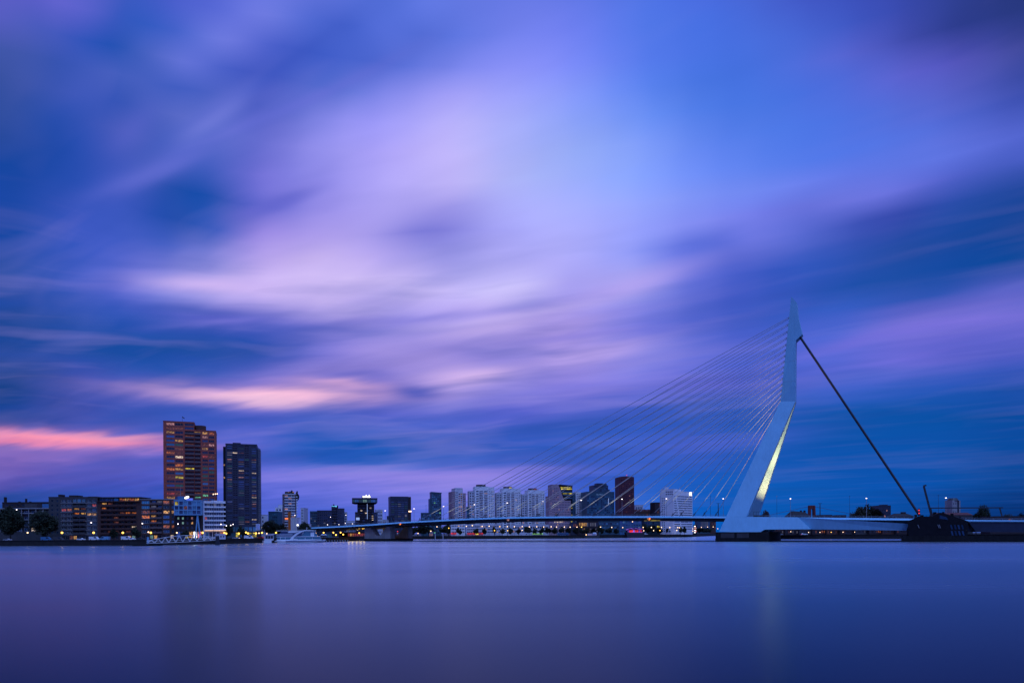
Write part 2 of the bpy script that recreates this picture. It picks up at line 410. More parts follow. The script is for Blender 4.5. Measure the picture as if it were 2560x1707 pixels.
M = dict(
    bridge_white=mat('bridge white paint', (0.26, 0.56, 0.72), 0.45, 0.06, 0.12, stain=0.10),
    steel_grey=mat('grey steel', (0.30, 0.31, 0.33), 0.5, 0.15, 0.5),
    steel_dark=mat('dark steel', (0.035, 0.036, 0.042), 0.5, 0.2, 0.5),
    girder=mat('dark girder paint', (0.06, 0.065, 0.08), 0.55, 0.2, 0.3),
    cable=mat('cable sheath', (0.42, 0.42, 0.43), 0.45, 0.05, 0.4),
    concrete=mat('concrete', (0.30, 0.29, 0.28), 0.85, 0.18, 0.25, bump=0.3, stain=0.3),
    concrete_dark=mat('wet concrete', (0.018, 0.018, 0.019), 0.8, 0.3, 0.4, spec=0.2, bump=0.3, stain=0.4),
    quay=mat('quay wall brick', (0.02, 0.018, 0.018), 0.85, 0.35, 0.4, bump=0.4),
    paving=mat('quay paving', (0.055, 0.052, 0.05), 0.85, 0.3, 0.25, bump=0.2),
    asphalt=mat('asphalt', (0.05, 0.05, 0.052), 0.85, 0.2, 0.4),
    brick_red=mat('red brick', (0.40, 0.085, 0.055), 0.8, 0.18, 0.5, stain=0.15),
    brick_brown=mat('brown brick', (0.085, 0.036, 0.028), 0.8, 0.2, 0.5, stain=0.2),
    brick_dark=mat('dark brick', (0.035, 0.022, 0.026), 0.8, 0.2, 0.5, stain=0.2),
    brick_maroon=mat('maroon cladding', (0.10, 0.018, 0.030), 0.6, 0.15, 0.4),
    brick_pink=mat('pink brick', (0.42, 0.27, 0.30), 0.8, 0.15, 0.5, stain=0.15),
    plaster=mat('pale plaster', (0.30, 0.29, 0.30), 0.8, 0.12, 0.3, stain=0.2),
    plaster_grey=mat('grey plaster', (0.062, 0.058, 0.062), 0.8, 0.15, 0.3, stain=0.2),
    white=mat('white facade', (0.84, 0.82, 0.82), 0.7, 0.08, 0.3, stain=0.15),
    lilac=mat('pale grey cladding', (0.60, 0.58, 0.62), 0.7, 0.1, 0.3, stain=0.15),
    navy=mat('navy cladding', (0.025, 0.035, 0.06), 0.4, 0.2, 0.4),
    black=mat('black cladding', (0.012, 0.012, 0.016), 0.8, 0.2, 0.4, spec=0.15),
    teal=mat('blue green cladding', (0.03, 0.085, 0.12), 0.4, 0.2, 0.4),
    blue=mat('light blue cladding', (0.16, 0.34, 0.50), 0.45, 0.08, 0.4),
    blue_dark=mat('blue cladding', (0.05, 0.16, 0.30), 0.45, 0.12, 0.4),
    slab=mat('balcony slab', (0.14, 0.09, 0.085), 0.8, 0.15, 0.4),
    slab_grey=mat('grey balcony slab', (0.16, 0.16, 0.18), 0.8, 0.15, 0.4),
    roof=mat('roof felt', (0.03, 0.03, 0.032), 0.9, 0.2, 0.4),
    roof_red=mat('red roof tiles', (0.12, 0.035, 0.03), 0.8, 0.2, 0.6),
    hull=mat('white boat paint', (0.74, 0.76, 0.80), 0.3, 0.05, 0.4),
    hull_blue=mat('blue boat stripe', (0.03, 0.09, 0.28), 0.3, 0.05, 0.4),
    orange=mat('orange painted steel', (0.55, 0.13, 0.015), 0.5, 0.1, 0.6),
    red=mat('red painted steel', (0.42, 0.03, 0.02), 0.5, 0.15, 0.5),
    bark=mat('bark', (0.035, 0.026, 0.02), 0.9, 0.2, 1.0),
    leaf=mat('foliage', (0.016, 0.024, 0.010), 0.85, 0.35, 0.6),
    leaf2=mat('autumn foliage', (0.022, 0.022, 0.009), 0.85, 0.35, 0.6),
    leaf_red=mat('copper foliage', (0.035, 0.014, 0.011), 0.85, 0.35, 0.6),
    frame=mat('window frame', (0.16, 0.15, 0.16), 0.6, 0.1, 0.6),
    frame_white=mat('white window frame', (0.55, 0.55, 0.56), 0.6, 0.08, 0.6),
    rust=mat('rusty red steel', (0.16, 0.022, 0.015), 0.6, 0.2, 0.5),
    tyre=mat('tyre rubber', (0.012, 0.012, 0.012), 0.85, 0.1, 1.0),
    poster=mat('poster paper', (0.35, 0.40, 0.62), 0.6, 0.3, 0.3),
    g_dark=glass('dark window glass', (0.05, 0.055, 0.075)),
    g_blue=glass('blue window glass', (0.12, 0.20, 0.32)),
    g_teal=glass('teal window glass', (0.10, 0.28, 0.34)),
    g_navy=glass('navy window glass', (0.045, 0.08, 0.14)),
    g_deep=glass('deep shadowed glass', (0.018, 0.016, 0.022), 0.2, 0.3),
    w_warm=glow('warm lit room', (1.0, 0.50, 0.13), 0.5, 0.85, 0.9),
    w_orange=glow('orange lit room', (1.0, 0.26, 0.04), 0.4, 0.85, 0.9),
    w_dim=glow('dimly lit room', (0.75, 0.22, 0.10), 0.13, 0.8, 0.9),
    w_white=glow('white lit room', (1.0, 0.75, 0.55), 0.75, 0.9, 1.0),
    w_pink=glow('pinkish lit room', (0.9, 0.42, 0.42), 0.33, 0.7, 1.0),
    w_red=glow('red lit room', (0.9, 0.12, 0.08), 0.26, 0.8, 0.9),
    w_green=glow('green lit room', (0.25, 0.85, 0.5), 0.4, 0.8, 1.2),
    w_mint=glow('mint lit room', (0.45, 0.85, 0.75), 0.35, 0.3, 1.0),
    w_yellow=glow('yellow lit floor', (1.0, 0.80, 0.08), 0.6, 0.9, 0.25),
    w_teal=glow('faint teal room', (0.06, 0.32, 0.36), 0.10, 0.4, 1.0),
    w_lav=glow('faint lavender room', (0.35, 0.36, 0.55), 0.22, 0.4, 1.0),
    l_sodium=glow('sodium lamp', (1.0, 0.52, 0.07), 3.6),
    l_warm=glow('warm white lamp', (1.0, 0.62, 0.30), 3.6),
    l_white=glow('white lamp', (1.0, 0.86, 0.88), 3.5),
    l_small=glow('small lamp', (1.0, 0.66, 0.42), 3.2),
    l_red=glow('red signal lamp', (1.0, 0.04, 0.05), 1.3),
    l_orange=glow('orange signal lamp', (1.0, 0.22, 0.05), 1.3),
    s_white=glow('white sign light', (1.0, 1.0, 1.0), 2.2),
    s_blue=glow('blue neon', (0.10, 0.16, 1.0), 2.0),
    s_cyan=glow('cyan neon', (0.15, 0.62, 1.0), 1.1),
    s_strip=glow('bluish light strip', (0.35, 0.50, 1.0), 0.8),
    s_red=glow('red neon', (1.0, 0.03, 0.04), 0.9, 0.6, 0.3),
    s_purple=glow('purple led', (0.35, 0.12, 0.9), 0.7, 0.7, 0.2),
    s_green=glow('green neon', (0.35, 0.9, 0.25), 0.5, 0.6, 0.2),
    s_warmstrip=glow('warm light strip', (1.0, 0.62, 0.36), 1.6),
    s_pink=glow('pink shop light', (1.0, 0.25, 0.30), 1.2, 0.7, 0.5),
    s_letters=glow('faint sign letters', (0.18, 0.36, 0.85), 0.45),
)


# ------------------------------------------------------------------ mesh builder
class MB:
    def __init__(s):
        s.v, s.f, s.mi = [], [], []

    def face(s, pts, m=0):
        b = len(s.v)
        s.v += [tuple(p) for p in pts]
        s.f.append(tuple(range(b, b + len(pts))))
        s.mi.append(m)

    def box(s, x0, x1, y0, y1, z0, z1, m=0):
        b = len(s.v)
        s.v += [(x0, y0, z0), (x1, y0, z0), (x1, y1, z0), (x0, y1, z0), (x0, y0, z1), (x1, y0, z1), (x1, y1, z1), (x0, y1, z1)]
        for q in ((0, 3, 2, 1), (4, 5, 6, 7), (0, 1, 5, 4), (1, 2, 6, 5), (2, 3, 7, 6), (3, 0, 4, 7)):
            s.f.append(tuple(b + i for i in q))
            s.mi.append(m)

    def hexa(s, A, B, m=0):
        """loft between two polygons with the same count"""
        n = len(A)
        b = len(s.v)
        s.v += [tuple(p) for p in A] + [tuple(p) for p in B]
        s.f.append(tuple(b + i for i in range(n))); s.mi.append(m)
        s.f.append(tuple(b + n + i for i in reversed(range(n)))); s.mi.append(m)
        for i in range(n):
            j = (i + 1) % n
            s.f.append((b + i, b + n + i, b + n + j, b + j)); s.mi.append(m)

    def prism_y(s, poly, y0, y1, m=0):
        s.hexa([(x, y0, z) for x, z in poly], [(x, y1, z) for x, z in poly], m)

    def prism_z(s, poly, z0, z1, m=0):
        s.hexa([(x, y, z1) for x, y in poly], [(x, y, z0) for x, y in poly], m)

    def tube(s, a, b, r0, r1=None, n=8, m=0):
        a, b = Vector(a), Vector(b)
        r1 = r0 if r1 is None else r1
        d = (b - a).normalized()
        u = d.orthogonal().normalized()
        w = d.cross(u)
        A = [a + (u * math.cos(2 * math.pi * i / n) + w * math.sin(2 * math.pi * i / n)) * r0 for i in range(n)]
        B = [b + (u * math.cos(2 * math.pi * i / n) + w * math.sin(2 * math.pi * i / n)) * r1 for i in range(n)]
        s.hexa(A, B, m)

    def bar(s, a, b, t, m=0):
        s.tube(a, b, t * 0.7071, None, 4, m)

    def ball(s, c, r, m=0, n=8, k=5, sz=1.0):
        b = len(s.v)
        cx, cy, cz = c
        s.v.append((cx, cy, cz - r * sz))
        for i in range(1, k):
            t = math.pi * i / k
            for j in range(n):
                p = 2 * math.pi * j / n
                s.v.append((cx + r * math.sin(t) * math.cos(p), cy + r * math.sin(t) * math.sin(p), cz - r * sz * math.cos(t)))
        s.v.append((cx, cy, cz + r * sz))
        top = len(s.v) - 1
        for j in range(n):
            jj = (j + 1) % n
            s.f.append((b, b + 1 + jj, b + 1 + j)); s.mi.append(m)
            for i in range(k - 2):
                o = b + 1 + i * n
                s.f.append((o + j, o + jj, o + n + jj, o + n + j)); s.mi.append(m)
            o = b + 1 + (k - 2) * n
            s.f.append((o + j, o + jj, top)); s.mi.append(m)

    def mesh(s, name, mats):
        me = bpy.data.meshes.new(name)
        me.from_pydata(s.v, [], s.f)
        for x in (mats if isinstance(mats, (list, tuple)) else [mats]):
            me.materials.append(M[x] if isinstance(x, str) else x)
        if any(s.mi):
            me.polygons.foreach_set('material_index', s.mi)
        me.update()
        return me

    def build(s, name, mats, parent=None, loc=(0, 0, 0), rz=0.0):
        return obj(name, s.mesh(name, mats), parent, loc, rz)


def obj(name, me, parent=None, loc=(0, 0, 0), rz=0.0):
    o = bpy.data.objects.new(name, me)
    COL.objects.link(o)
    o.location = loc
    o.rotation_euler = (0, 0, rz)
    if parent is not None:
        o.parent = parent
    return o


def tag(o, label, cat, group=None):
    o['label'] = label
    o['category'] = cat
    if group:
        o['group'] = group
    return o


def thing(name, label, cat, loc=(0, 0, 0), rz=0.0, group=None):
    o = obj(name, None, None, loc, rz)
    o.empty_display_size = 1.0
    return tag(o, label, cat, group)


def struct(name, mb, mats):
    o = mb.build(name, mats)
    o['kind'] = 'structure'
    return o


def copy_tree(o, parent=None):
    c = o.copy()
    COL.objects.link(c)
    c.parent = parent
    for ch in list(o.children):
        copy_tree(ch, c)
    return c


def spot(name, loc, target, power, color, size, blend=0.6, radius=0.3, parent=None):
    l = bpy.data.lights.new(name, 'SPOT')
    l.energy = power
    l.color = color
    l.spot_size = size
    l.spot_blend = blend
    l.shadow_soft_size = radius
    o = bpy.data.objects.new(name, l)
    COL.objects.link(o)
    o.location = loc
    o.rotation_euler = (Vector(target) - Vector(loc)).to_track_quat('-Z', 'Y').to_euler()
    if parent is not None:
        o.parent = parent
    return o


GZ = 3.0    # street level above the river
# ------------------------------------------------------------------ river and banks
wm = bpy.data.materials.new('long exposure river')
wm.use_nodes = True
wnt = wm.node_tree
wnt.nodes.remove(wnt.nodes['Principled BSDF'])
wq = NB(wnt)
wt = wnt.nodes.new('ShaderNodeTexCoord')
wmp = wnt.nodes.new('ShaderNodeMapping')
wmp.inputs['Scale'].default_value = (0.004, 0.02, 1)
wnt.links.new(wt.outputs['Object'], wmp.inputs['Vector'])
wn = wq.noise(wmp.outputs[0], 1.0, 4, 0.55)
# deep dark water under a surface of countless wavelets averaged by the long exposure
wdif = wnt.nodes.new('ShaderNodeBsdfDiffuse')
wdif.inputs['Color'].default_value = (0.002, 0.008, 0.03, 1)
wglo = wnt.nodes.new('ShaderNodeBsdfGlossy')
wglo.distribution = 'MULTI_GGX'
wglo.inputs['Color'].default_value = (0.76, 0.92, 1.0, 1)
wnt.links.new(wq.rng(wn, 0.3, 0.7, 0.22, 0.29), wglo.inputs['Roughness'])
wfr = wnt.nodes.new('ShaderNodeFresnel')
wfr.inputs['IOR'].default_value = 1.11
wmx = wnt.nodes.new('ShaderNodeMixShader')
wnt.links.new(wfr.outputs[0], wmx.inputs[0])
wnt.links.new(wdif.outputs[0], wmx.inputs[1])
wnt.links.new(wglo.outputs[0], wmx.inputs[2])
wnt.links.new(wmx.outputs[0], wnt.nodes['Material Output'].inputs['Surface'])

mb = MB()
mb.face([(-9000, -300, 0), (9000, -300, 0), (9000, 12000, 0), (-9000, 12000, 0)])
struct('river', mb, [wm])


def gp(px, D):
    x, _ = raydir(px, CY)
    return (x * D, D)


def land(name, edge, back, top=GZ, mats=('paving', 'quay')):
    pts = [gp(*e) if len(e) == 2 else e[:2] for e in edge]
    full = pts + [b for b in back]
    m = MB()
    m.face([(x, y, top) for x, y in full], 0)
    n = len(pts)
    for i in range(n - 1):
        (x0, y0), (x1, y1) = pts[i], pts[i + 1]
        m.face([(x0, y0, -1), (x1, y1, -1), (x1, y1, top), (x0, y0, top)], 1)
    for i in range(n - 1):          # coping stone along the edge
        (x0, y0), (x1, y1) = pts[i], pts[i + 1]
        d = Vector((x1 - x0, y1 - y0, 0)).normalized()
        nn = Vector((d.y, -d.x, 0)) * 0.25
        m.hexa([(x0 + nn.x, y0 + nn.y, top + .02), (x1 + nn.x, y1 + nn.y, top + .02), (x1 - nn.x * 3, y1 - nn.y * 3, top + .02), (x0 - nn.x * 3, y0 - nn.y * 3, top + .02)][::-1],
               [(x0 + nn.x, y0 + nn.y, top + .3), (x1 + nn.x, y1 + nn.y, top + .3), (x1 - nn.x * 3, y1 - nn.y * 3, top + .3), (x0 - nn.x * 3, y0 - nn.y * 3, top + .3)][::-1], 1)
    return struct(name, m, list(mats))


EDGE = [(-900, 420), (-200, 408), (160, 402), (340, 398), (500, 430), (640, 473), (760, 530), (860, 573), (925, 640), (955, 740),
        (1100, 725), (1420, 722), (1560, 765), (1680, 775), (1730, 830), (1760, 930), (1800, 1080), (1850, 1500)]
x9, y9 = gp(1850, 1500)
land('north_bank', EDGE, [(x9 + 1200, 2600), (x9 + 1200, 9000), (-7000, 9000), (-7000, 420)])
land('island_bank', [(1800, 640), (1880, 560), (2270, 505), (2700, 468), (3400, 440)],
     [(1500, 460), (1500, 900), (gp(1860, 900)[0], 900)])
mb = MB()
fx = gp(1700, 2400)[0]
mb.face([(fx, 2400, 3.2), (6000, 2400, 3.2), (6000, 9500, 3.2), (fx, 9500, 3.2)])
mb.face([(fx, 2400, -1), (6000, 2400, -1), (6000, 2400, 3.2), (fx, 2400, 3.2)])
struct('far_bank', mb, ['quay'])

# ------------------------------------------------------------------ the bridge
DIRS = Vector((0.874, -0.486)).normalized()
DIRW = Vector((-DIRS.y, DIRS.x))
P0 = Vector((139.0, 417.0))
BYAW = math.atan2(DIRS.y, DIRS.x)


def BP(px, py, w):
    """point of the plane w (metres behind the near bridge edge) seen at photo pixel px, py, in bridge axes"""
    x, z = raydir(px, py)
    D = (w + DIRW.dot(P0)) / (DIRW.x * x + DIRW.y)
    q = Vector((x * D, D)) - P0
    return Vector((q.dot(DIRS), w, HC + z * D))


BR = thing('cable_stayed_bridge', 'long white cable stayed bridge with a bent pylon crossing the river', 'bridge', (P0.x, P0.y, 0), BYAW)
WD = 34.0      # deck width

# deck line: near edge pixel -> s, z
DK = [(745, 1321), (795, 1317.5), (860, 1314.5), (940, 1309.7), (1000, 1305), (1100, 1299.8), (1180, 1295.8), (1260, 1293), (1340, 1291.6),
      (1420, 1290.8), (1520, 1290.4), (1640, 1290.2), (1810, 1291.2), (2060, 1294.0), (2280, 1296.2), (2420, 1300), (2560, 1301), (2900, 1303)]
DS = [BP(a, b, 0) for a, b in DK]
DSs = [p.x for p in DS]
DSz = [p.z for p in DS]


def dz(s):
    return float(np.interp(s, DSs, DSz))


s_lo, s_hi = DSs[0], DSs[-1]
NSEG = 60
ss = [s_lo + (s_hi - s_lo) * i / NSEG for i in range(NSEG + 1)]


def extr(prof, mats, name, parent, s0=None, s1=None):
    m = MB()
    L = [s for s in ss if (s0 is None or s >= s0) and (s1 is None or s <= s1)]
    if s0 is not None:
        L = [s0] + L
    if s1 is not None:
        L = L + [s1]
    for a, b in zip(L[:-1], L[1:]):
        if b - a < 1e-3:
            continue
        m.hexa([(a, w, dz(a) + h) for w, h in prof], [(b, w, dz(b) + h) for w, h in prof])
    return m.build(name, mats, parent)


deck = extr([(0.4, -0.75), (WD - 0.4, -0.75), (WD - 0.4, -0.15), (0.4, -0.15)], ['asphalt'], 'deck', BR)
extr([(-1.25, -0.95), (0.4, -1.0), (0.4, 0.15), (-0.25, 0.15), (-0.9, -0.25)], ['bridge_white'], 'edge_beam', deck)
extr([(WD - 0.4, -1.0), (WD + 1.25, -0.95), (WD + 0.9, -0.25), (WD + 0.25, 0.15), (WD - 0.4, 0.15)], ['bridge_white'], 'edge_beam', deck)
extr([(1.8, -2.75), (5.5, -2.75), (5.5, -0.75), (1.2, -0.75)], ['girder'], 'girder', deck)
extr([(WD - 5.5, -2.75), (WD - 1.8, -2.75), (WD - 1.2, -0.75), (WD - 5.5, -0.75)], ['girder'], 'girder', deck)
# cross beams with cantilever ends, told apart only as a faint rhythm
m = MB()
s = s_lo + 2
while s < s_hi:
    z = dz(s)
    m.box(s, s + 0.4, 0.1, 1.7, z - 1.9, z - 0.97)
    m.box(s, s + 0.5, 5.5, WD - 5.5, z - 2.2, z - 0.76)
    s += 5.0
cb_ = m.build('cross_beam', ['girder'], deck)
cb_['kind'] = 'stuff'
# railing
m = MB()
for w in (-0.1, WD + 0.1):
    s = s_lo + 1
    while s < s_hi - 4:
        m.box(s, s + 0.08, w - .04, w + .04, dz(s) + 0.12, dz(s) + 1.25)
        m.bar((s, w, dz(s) + 1.25), (s + 4, w, dz(s + 4) + 1.25), 0.10)
        m.bar((s, w, dz(s) + 0.7), (s + 4, w, dz(s + 4) + 0.7), 0.05)
        s += 4.0
rl = m.build('railing', ['steel_grey'], deck)

# pylon -----------------------------------------------------------
WM = WD / 2
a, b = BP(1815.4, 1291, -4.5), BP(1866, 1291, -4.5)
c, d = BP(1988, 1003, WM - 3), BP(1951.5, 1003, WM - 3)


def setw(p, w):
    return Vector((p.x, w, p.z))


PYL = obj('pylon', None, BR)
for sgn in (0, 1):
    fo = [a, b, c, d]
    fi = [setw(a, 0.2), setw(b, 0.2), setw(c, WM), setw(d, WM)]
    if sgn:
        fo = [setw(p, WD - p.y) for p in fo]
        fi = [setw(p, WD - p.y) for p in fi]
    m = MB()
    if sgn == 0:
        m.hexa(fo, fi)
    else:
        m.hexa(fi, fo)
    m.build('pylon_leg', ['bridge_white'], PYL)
# mast above the bend with its hooked head
mp_ = [(1951.5, 1003), (1988, 1003), (1989, 870), (1989.5, 851), (2001, 840), (2005.5, 835), (1994, 786), (1992, 757), (1978, 741)]
pts = [BP(x, y, WM - 3) for x, y in mp_]
m = MB()
m.hexa([setw(p, WM - 3) for p in pts], [setw(p, WM + 3) for p in pts])
mast = m.build('mast', ['bridge_white'], PYL)
# plate joints along the mast
for yy in (905, 955):
    m = MB()
    p1, p2 = BP(1951.5 + (1003 - yy) * 0.1011 + .3, yy, WM - 3), BP(1988, yy, WM - 3)
    m.box(p1.x, p2.x, WM - 3.02, WM - 3.003, p1.z - .04, p1.z + .04)
    m.build('weld_seam', ['steel_grey'], PYL)
# foot: the base block below the deck and the tie beam to the back stay
fb = [(1798, 1328), (1895, 1333), (1912, 1323), (2026, 1322.3), (1994, 1292.2), (1815.4, 1291)]
pts = [BP(x, y, -4.5 - 2.5 * (y - 1291) / 42.0) for x, y in fb]
m = MB()
m.hexa(pts, [setw(p, 0.15) for p in pts])
m.build('foot_block', ['bridge_white'], PYL)
m = MB()
m.hexa([setw(p, WD - p.y) for p in pts][::-1], [setw(p, WD - 0.15) for p in pts][::-1])
m.build('foot_block', ['bridge_white'], PYL)
tb = [(1994.3, 1292.6), (2026.3, 1322.5), (2266, 1325.5), (2272, 1308.5)]
pts = [BP(x, y, -4.5) for x, y in tb]
for q in (0, 1):
    A = [setw(pts[0], -4.5), setw(pts[1], -3.3), setw(pts[2], -3.3), setw(pts[3], -4.5)]
    B = [setw(p, 0.1) for p in pts]
    if q:
        A, B = [setw(p, WD - p.y) for p in A][::-1], [setw(p, WD - p.y) for p in B][::-1]
    m = MB()
    m.hexa(A, B)
    m.build('tie_beam', ['bridge_white'], PYL)

# stay cables -----------------------------------------------------
sA, sB = BP(1045, 1300, 1).x, BP(1757, 1290, 1).x
ATT = [791, 808, 825.5, 842, 858, 872, 886, 900, 914, 928, 943, 958, 972, 985, 996, 1017]


def front_edge(yy, w):
    x = 1978 + (1951.5 - 1978) * (yy - 741) / (1003 - 741) if yy <= 1003 else 1951.5 + (1798 - 1951.5) * (yy - 1003) / (1328 - 1003)
    p = BP(x, yy, WM - 3)
    return Vector((p.x - 0.2, w, p.z))


mA = MB()       # A-frame bracket that carries the lower end of a stay
mA.bar((-0.2, 0, 0), (0.9, 0, 2.9), 0.22)
mA.bar((1.8, 0, 0), (0.9, 0, 2.9), 0.18)
BRK = mA.mesh('cable_bracket', ['steel_dark'])
for i, yy in enumerate(ATT):
    s = sA + (sB - sA) * i / 15
    for far in (0, 1):
        w0, w1 = (WD - 0.9, WM + 1.2) if far else (0.9, WM - 1.2)
        top = front_edge(yy, w1)
        low = Vector((s, w0, dz(s) + 0.2))
        dr = (top - low).normalized()
        m = MB()
        m.tube(low, top, 0.16, 0.16, 8)
        m.build('stay_cable', ['cable'], BR)
        m = MB()                       # dark sleeve at the anchorage and clamp at the pylon
        m.tube(low - dr * 0.2, low + dr * 4.5, 0.24, 0.21, 8)
        m.build('anchor_sleeve', ['steel_dark'], BR)
        m = MB()
        m.tube(top - dr * 1.0, top + dr * 0.1, 0.24, 0.24, 6)
        m.build('cable_clamp', ['steel_grey'], BR)
        k = obj('cable_bracket', BRK, BR, (low.x + dr.x * 2.0 - 0.9, w0, dz(low.x) - 0.15))
        # floodlight under each stay
        lp = Vector((s + 2.0, w0 - 2.6, dz(s) + 0.3))
        spot('stay_floodlight', lp, low + dr * 26, 60000 if not far else 42000, (1.0, 0.97, 0.62), R(13), 0.9, 0.15, BR)
for w in (WM - 1.4, WM + 1.4):          # back stay
    t0 = BP(2000, 842, WM)
    t1 = BP(2299, 1288, WM)
    m = MB()
    m.tube((t0.x, w, t0.z), (t1.x, w, t1.z), 0.62, 0.62, 10)
    m.build('back_stay', ['steel_dark'], BR)
# floodlight on the far leg and on the upper cable ends
spot('pylon_floodlight', (b.x + 6.5, 2.5, dz(0) + 1.0), (b.x + (c.x - b.x) * .30, WD - 2, b.z + (c.z - b.z) * .42), 200000, (1.0, 0.54, 0.20), R(56), 1.0, 0.6, BR)
spot('pylon_floodlight', (b.x + 3.5, 6.0, dz(0) + 1.0), (b.x + (c.x - b.x) * .75, WM + 4, b.z + (c.z - b.z) * .78), 300000, (1.0, 0.54, 0.20), R(46), 1.0, 0.6, BR)
for w in (6, 28):
    spot('cable_floodlight', (a.x - 9, w, dz(0) + 1.0), (d.x - 12, WM, d.z - 6), 60000, (1.0, 0.96, 0.7), R(26), 1.0, 0.4, BR)
m = MB()
m.box(b.x + 3, b.x + 8, 1.2, 3.4, dz(0) - 0.1, dz(0) + 0.9)
for k in range(4):
    m.bar((b.x + 3.2 + k * 1.5, 1.3, dz(0) + .9), (b.x + 3.2 + k * 1.5, 1.3, dz(0) + 3.0), 0.12)
m.bar((b.x + 3.2, 1.3, dz(0) + 3.0), (b.x + 7.7, 1.3, dz(0) + 3.0), 0.12)
m.build('maintenance_platform', ['steel_dark'], BR)

# piers -----------------------------------------------------------
pp = [BP(1788, 1330, -9), BP(1921, 1331, -9)]
pz = BP(1850, 1329.5, -9).z
m = MB()
m.box(pp[0].x, pp[1].x, -9, WD + 9, -3, 1.6, 1)
m.box(pp[0].x + 0.15, pp[1].x - .15, -8.8, WD + 8.8, 1.6, pz, 0)
o = m.build('pylon_pier', ['concrete_dark', 'concrete_dark'], BR)
m = MB()
for x0, x1 in ((1802, 1836), (1842, 1872)):
    q0, q1 = BP(x0, 1340, -8.8), BP(x1, 1340, -8.8)
    m.box(q0.x, q1.x, -8.95, -8.805, 2.2, pz - 0.6)
m.build('pier_panel', ['plaster_grey'], BR)
fk = [(911, 1352), (911.5, 1317), (926, 1318), (939, 1338), (951, 1338), (966, 1315.5), (976, 1315), (976, 1352)]
pts = [BP(x, y, 2) for x, y in fk]
for wa, wb_ in ((2, 8), (25, 31)):
    m = MB()
    m.hexa([setw(p, wa) for p in pts], [setw(p, wb_) for p in pts])
    m.build('forked_pier', ['concrete'], BR)
m = MB()
q0, q1 = BP(909.5, 1350, 1.4), BP(977.5, 1350, 1.4)
m.box(q0.x, q1.x, 1.4, 30.6, -3, BP(940, 1346, 1.4).z)
m.build('pier_plinth', ['concrete_dark'], BR)
# lamps hung under the north approach
for k, x in enumerate((868, 877, 887.5, 897.5, 907)):
    p = BP(x, 1321.5, 8)
    m = MB()
    m.box(-0.5, 0.5, -0.4, 0.4, 0.0, 0.5)
    m.build('underdeck_lamp', ['l_sodium'], BR, (p.x, 8, p.z))
    l = bpy.data.lights.new('underdeck_light', 'POINT')
    l.energy = 450
    l.color = (1, .62, .18)
    l.shadow_soft_size = 0.5
    lo = bpy.data.objects.new('underdeck_light', l)
    COL.objects.link(lo)
    lo.parent = BR
    lo.location = (p.x, 10, p.z - 0.9)
# navigation marks hung on the near edge beam
def mark(px, py, shape, mats, r):
    p = BP(px, py, -0.5)
    m = MB()
    if shape == 'diamond':
        m.prism_y([(-r, 0), (0, -r), (0, r)], 0, 0.3, 0)
        m.prism_y([(0, -r), (r, 0), (0, r)], 0, 0.3, 1)
    else:
        m.box(-r, r, 0, 0.3, -r, r, 0)
        m.box(-r * .55, -r * .1, -0.05, 0, -r * .3, r * .3, 1)
        m.box(r * .1, r * .55, -0.05, 0, -r * .3, r * .3, 1)
        m.box(-r * .75, r * .75, -0.05, 0, r * .5, r * .8, 1)
    m.build('navigation_mark', mats, BR, (p.x, -0.85, p.z))
mark(1000.5, 1308.8, 'diamond', ['w_warm', 'l_orange'], 1.15)
mark(1270.5, 1298, 'square', ['w_pink', 'steel_dark'], 0.95)
mark(1622.5, 1296, 'diamond', ['w_warm', 'l_orange'], 1.25)
m = MB()
q0, q1 = BP(1631, 1294, -.6), BP(1635, 1299.5, -.6)
m.bar((q0.x, -.6, q0.z), (q1.x, -.6, q1.z), 0.4)
m.build('navigation_arm', ['orange'], BR)
# thin guard rail of warm light tubes below the deck near the orange mark
q0, q1 = BP(1610, 1301.2, 1), BP(1650, 1301.2, 1)
m = MB()
m.box(q0.x, q1.x, 0.9, 1.1, q0.z - .1, q0.z + .1)
m.build('underdeck_light_tube', ['w_yellow'], BR)

# floating guard booms along the bridge line
def boom(x0, x1, w, label):
    q0, q1 = BP(x0, 1352, w), BP(x1, 1352, w)
    t = thing('floating_boom', label, 'floating boom', (P0.x, P0.y, 0), BYAW, 'guard booms in the water along the bridge')
    m = MB()
    m.box(q0.x, q1.x, w, w + 0.8, -0.4, 0.55)
    m.build('beam', ['steel_dark'], t)
    m = MB()
    s = q0.x
    while s < q1.x:
        m.tube((s, w - .1, 0.05), (s + 2.2, w - .1, 0.05), 0.42, n=6)
        s += 7
    m.build('float_row', ['concrete_dark'], t)['kind'] = 'stuff'
boom(978, 1787, 3, 'dark guard boom floating between the forked pier and the pylon pier')
boom(1922, 2262, -2, 'dark guard boom floating between the pylon pier and the bascule pier')

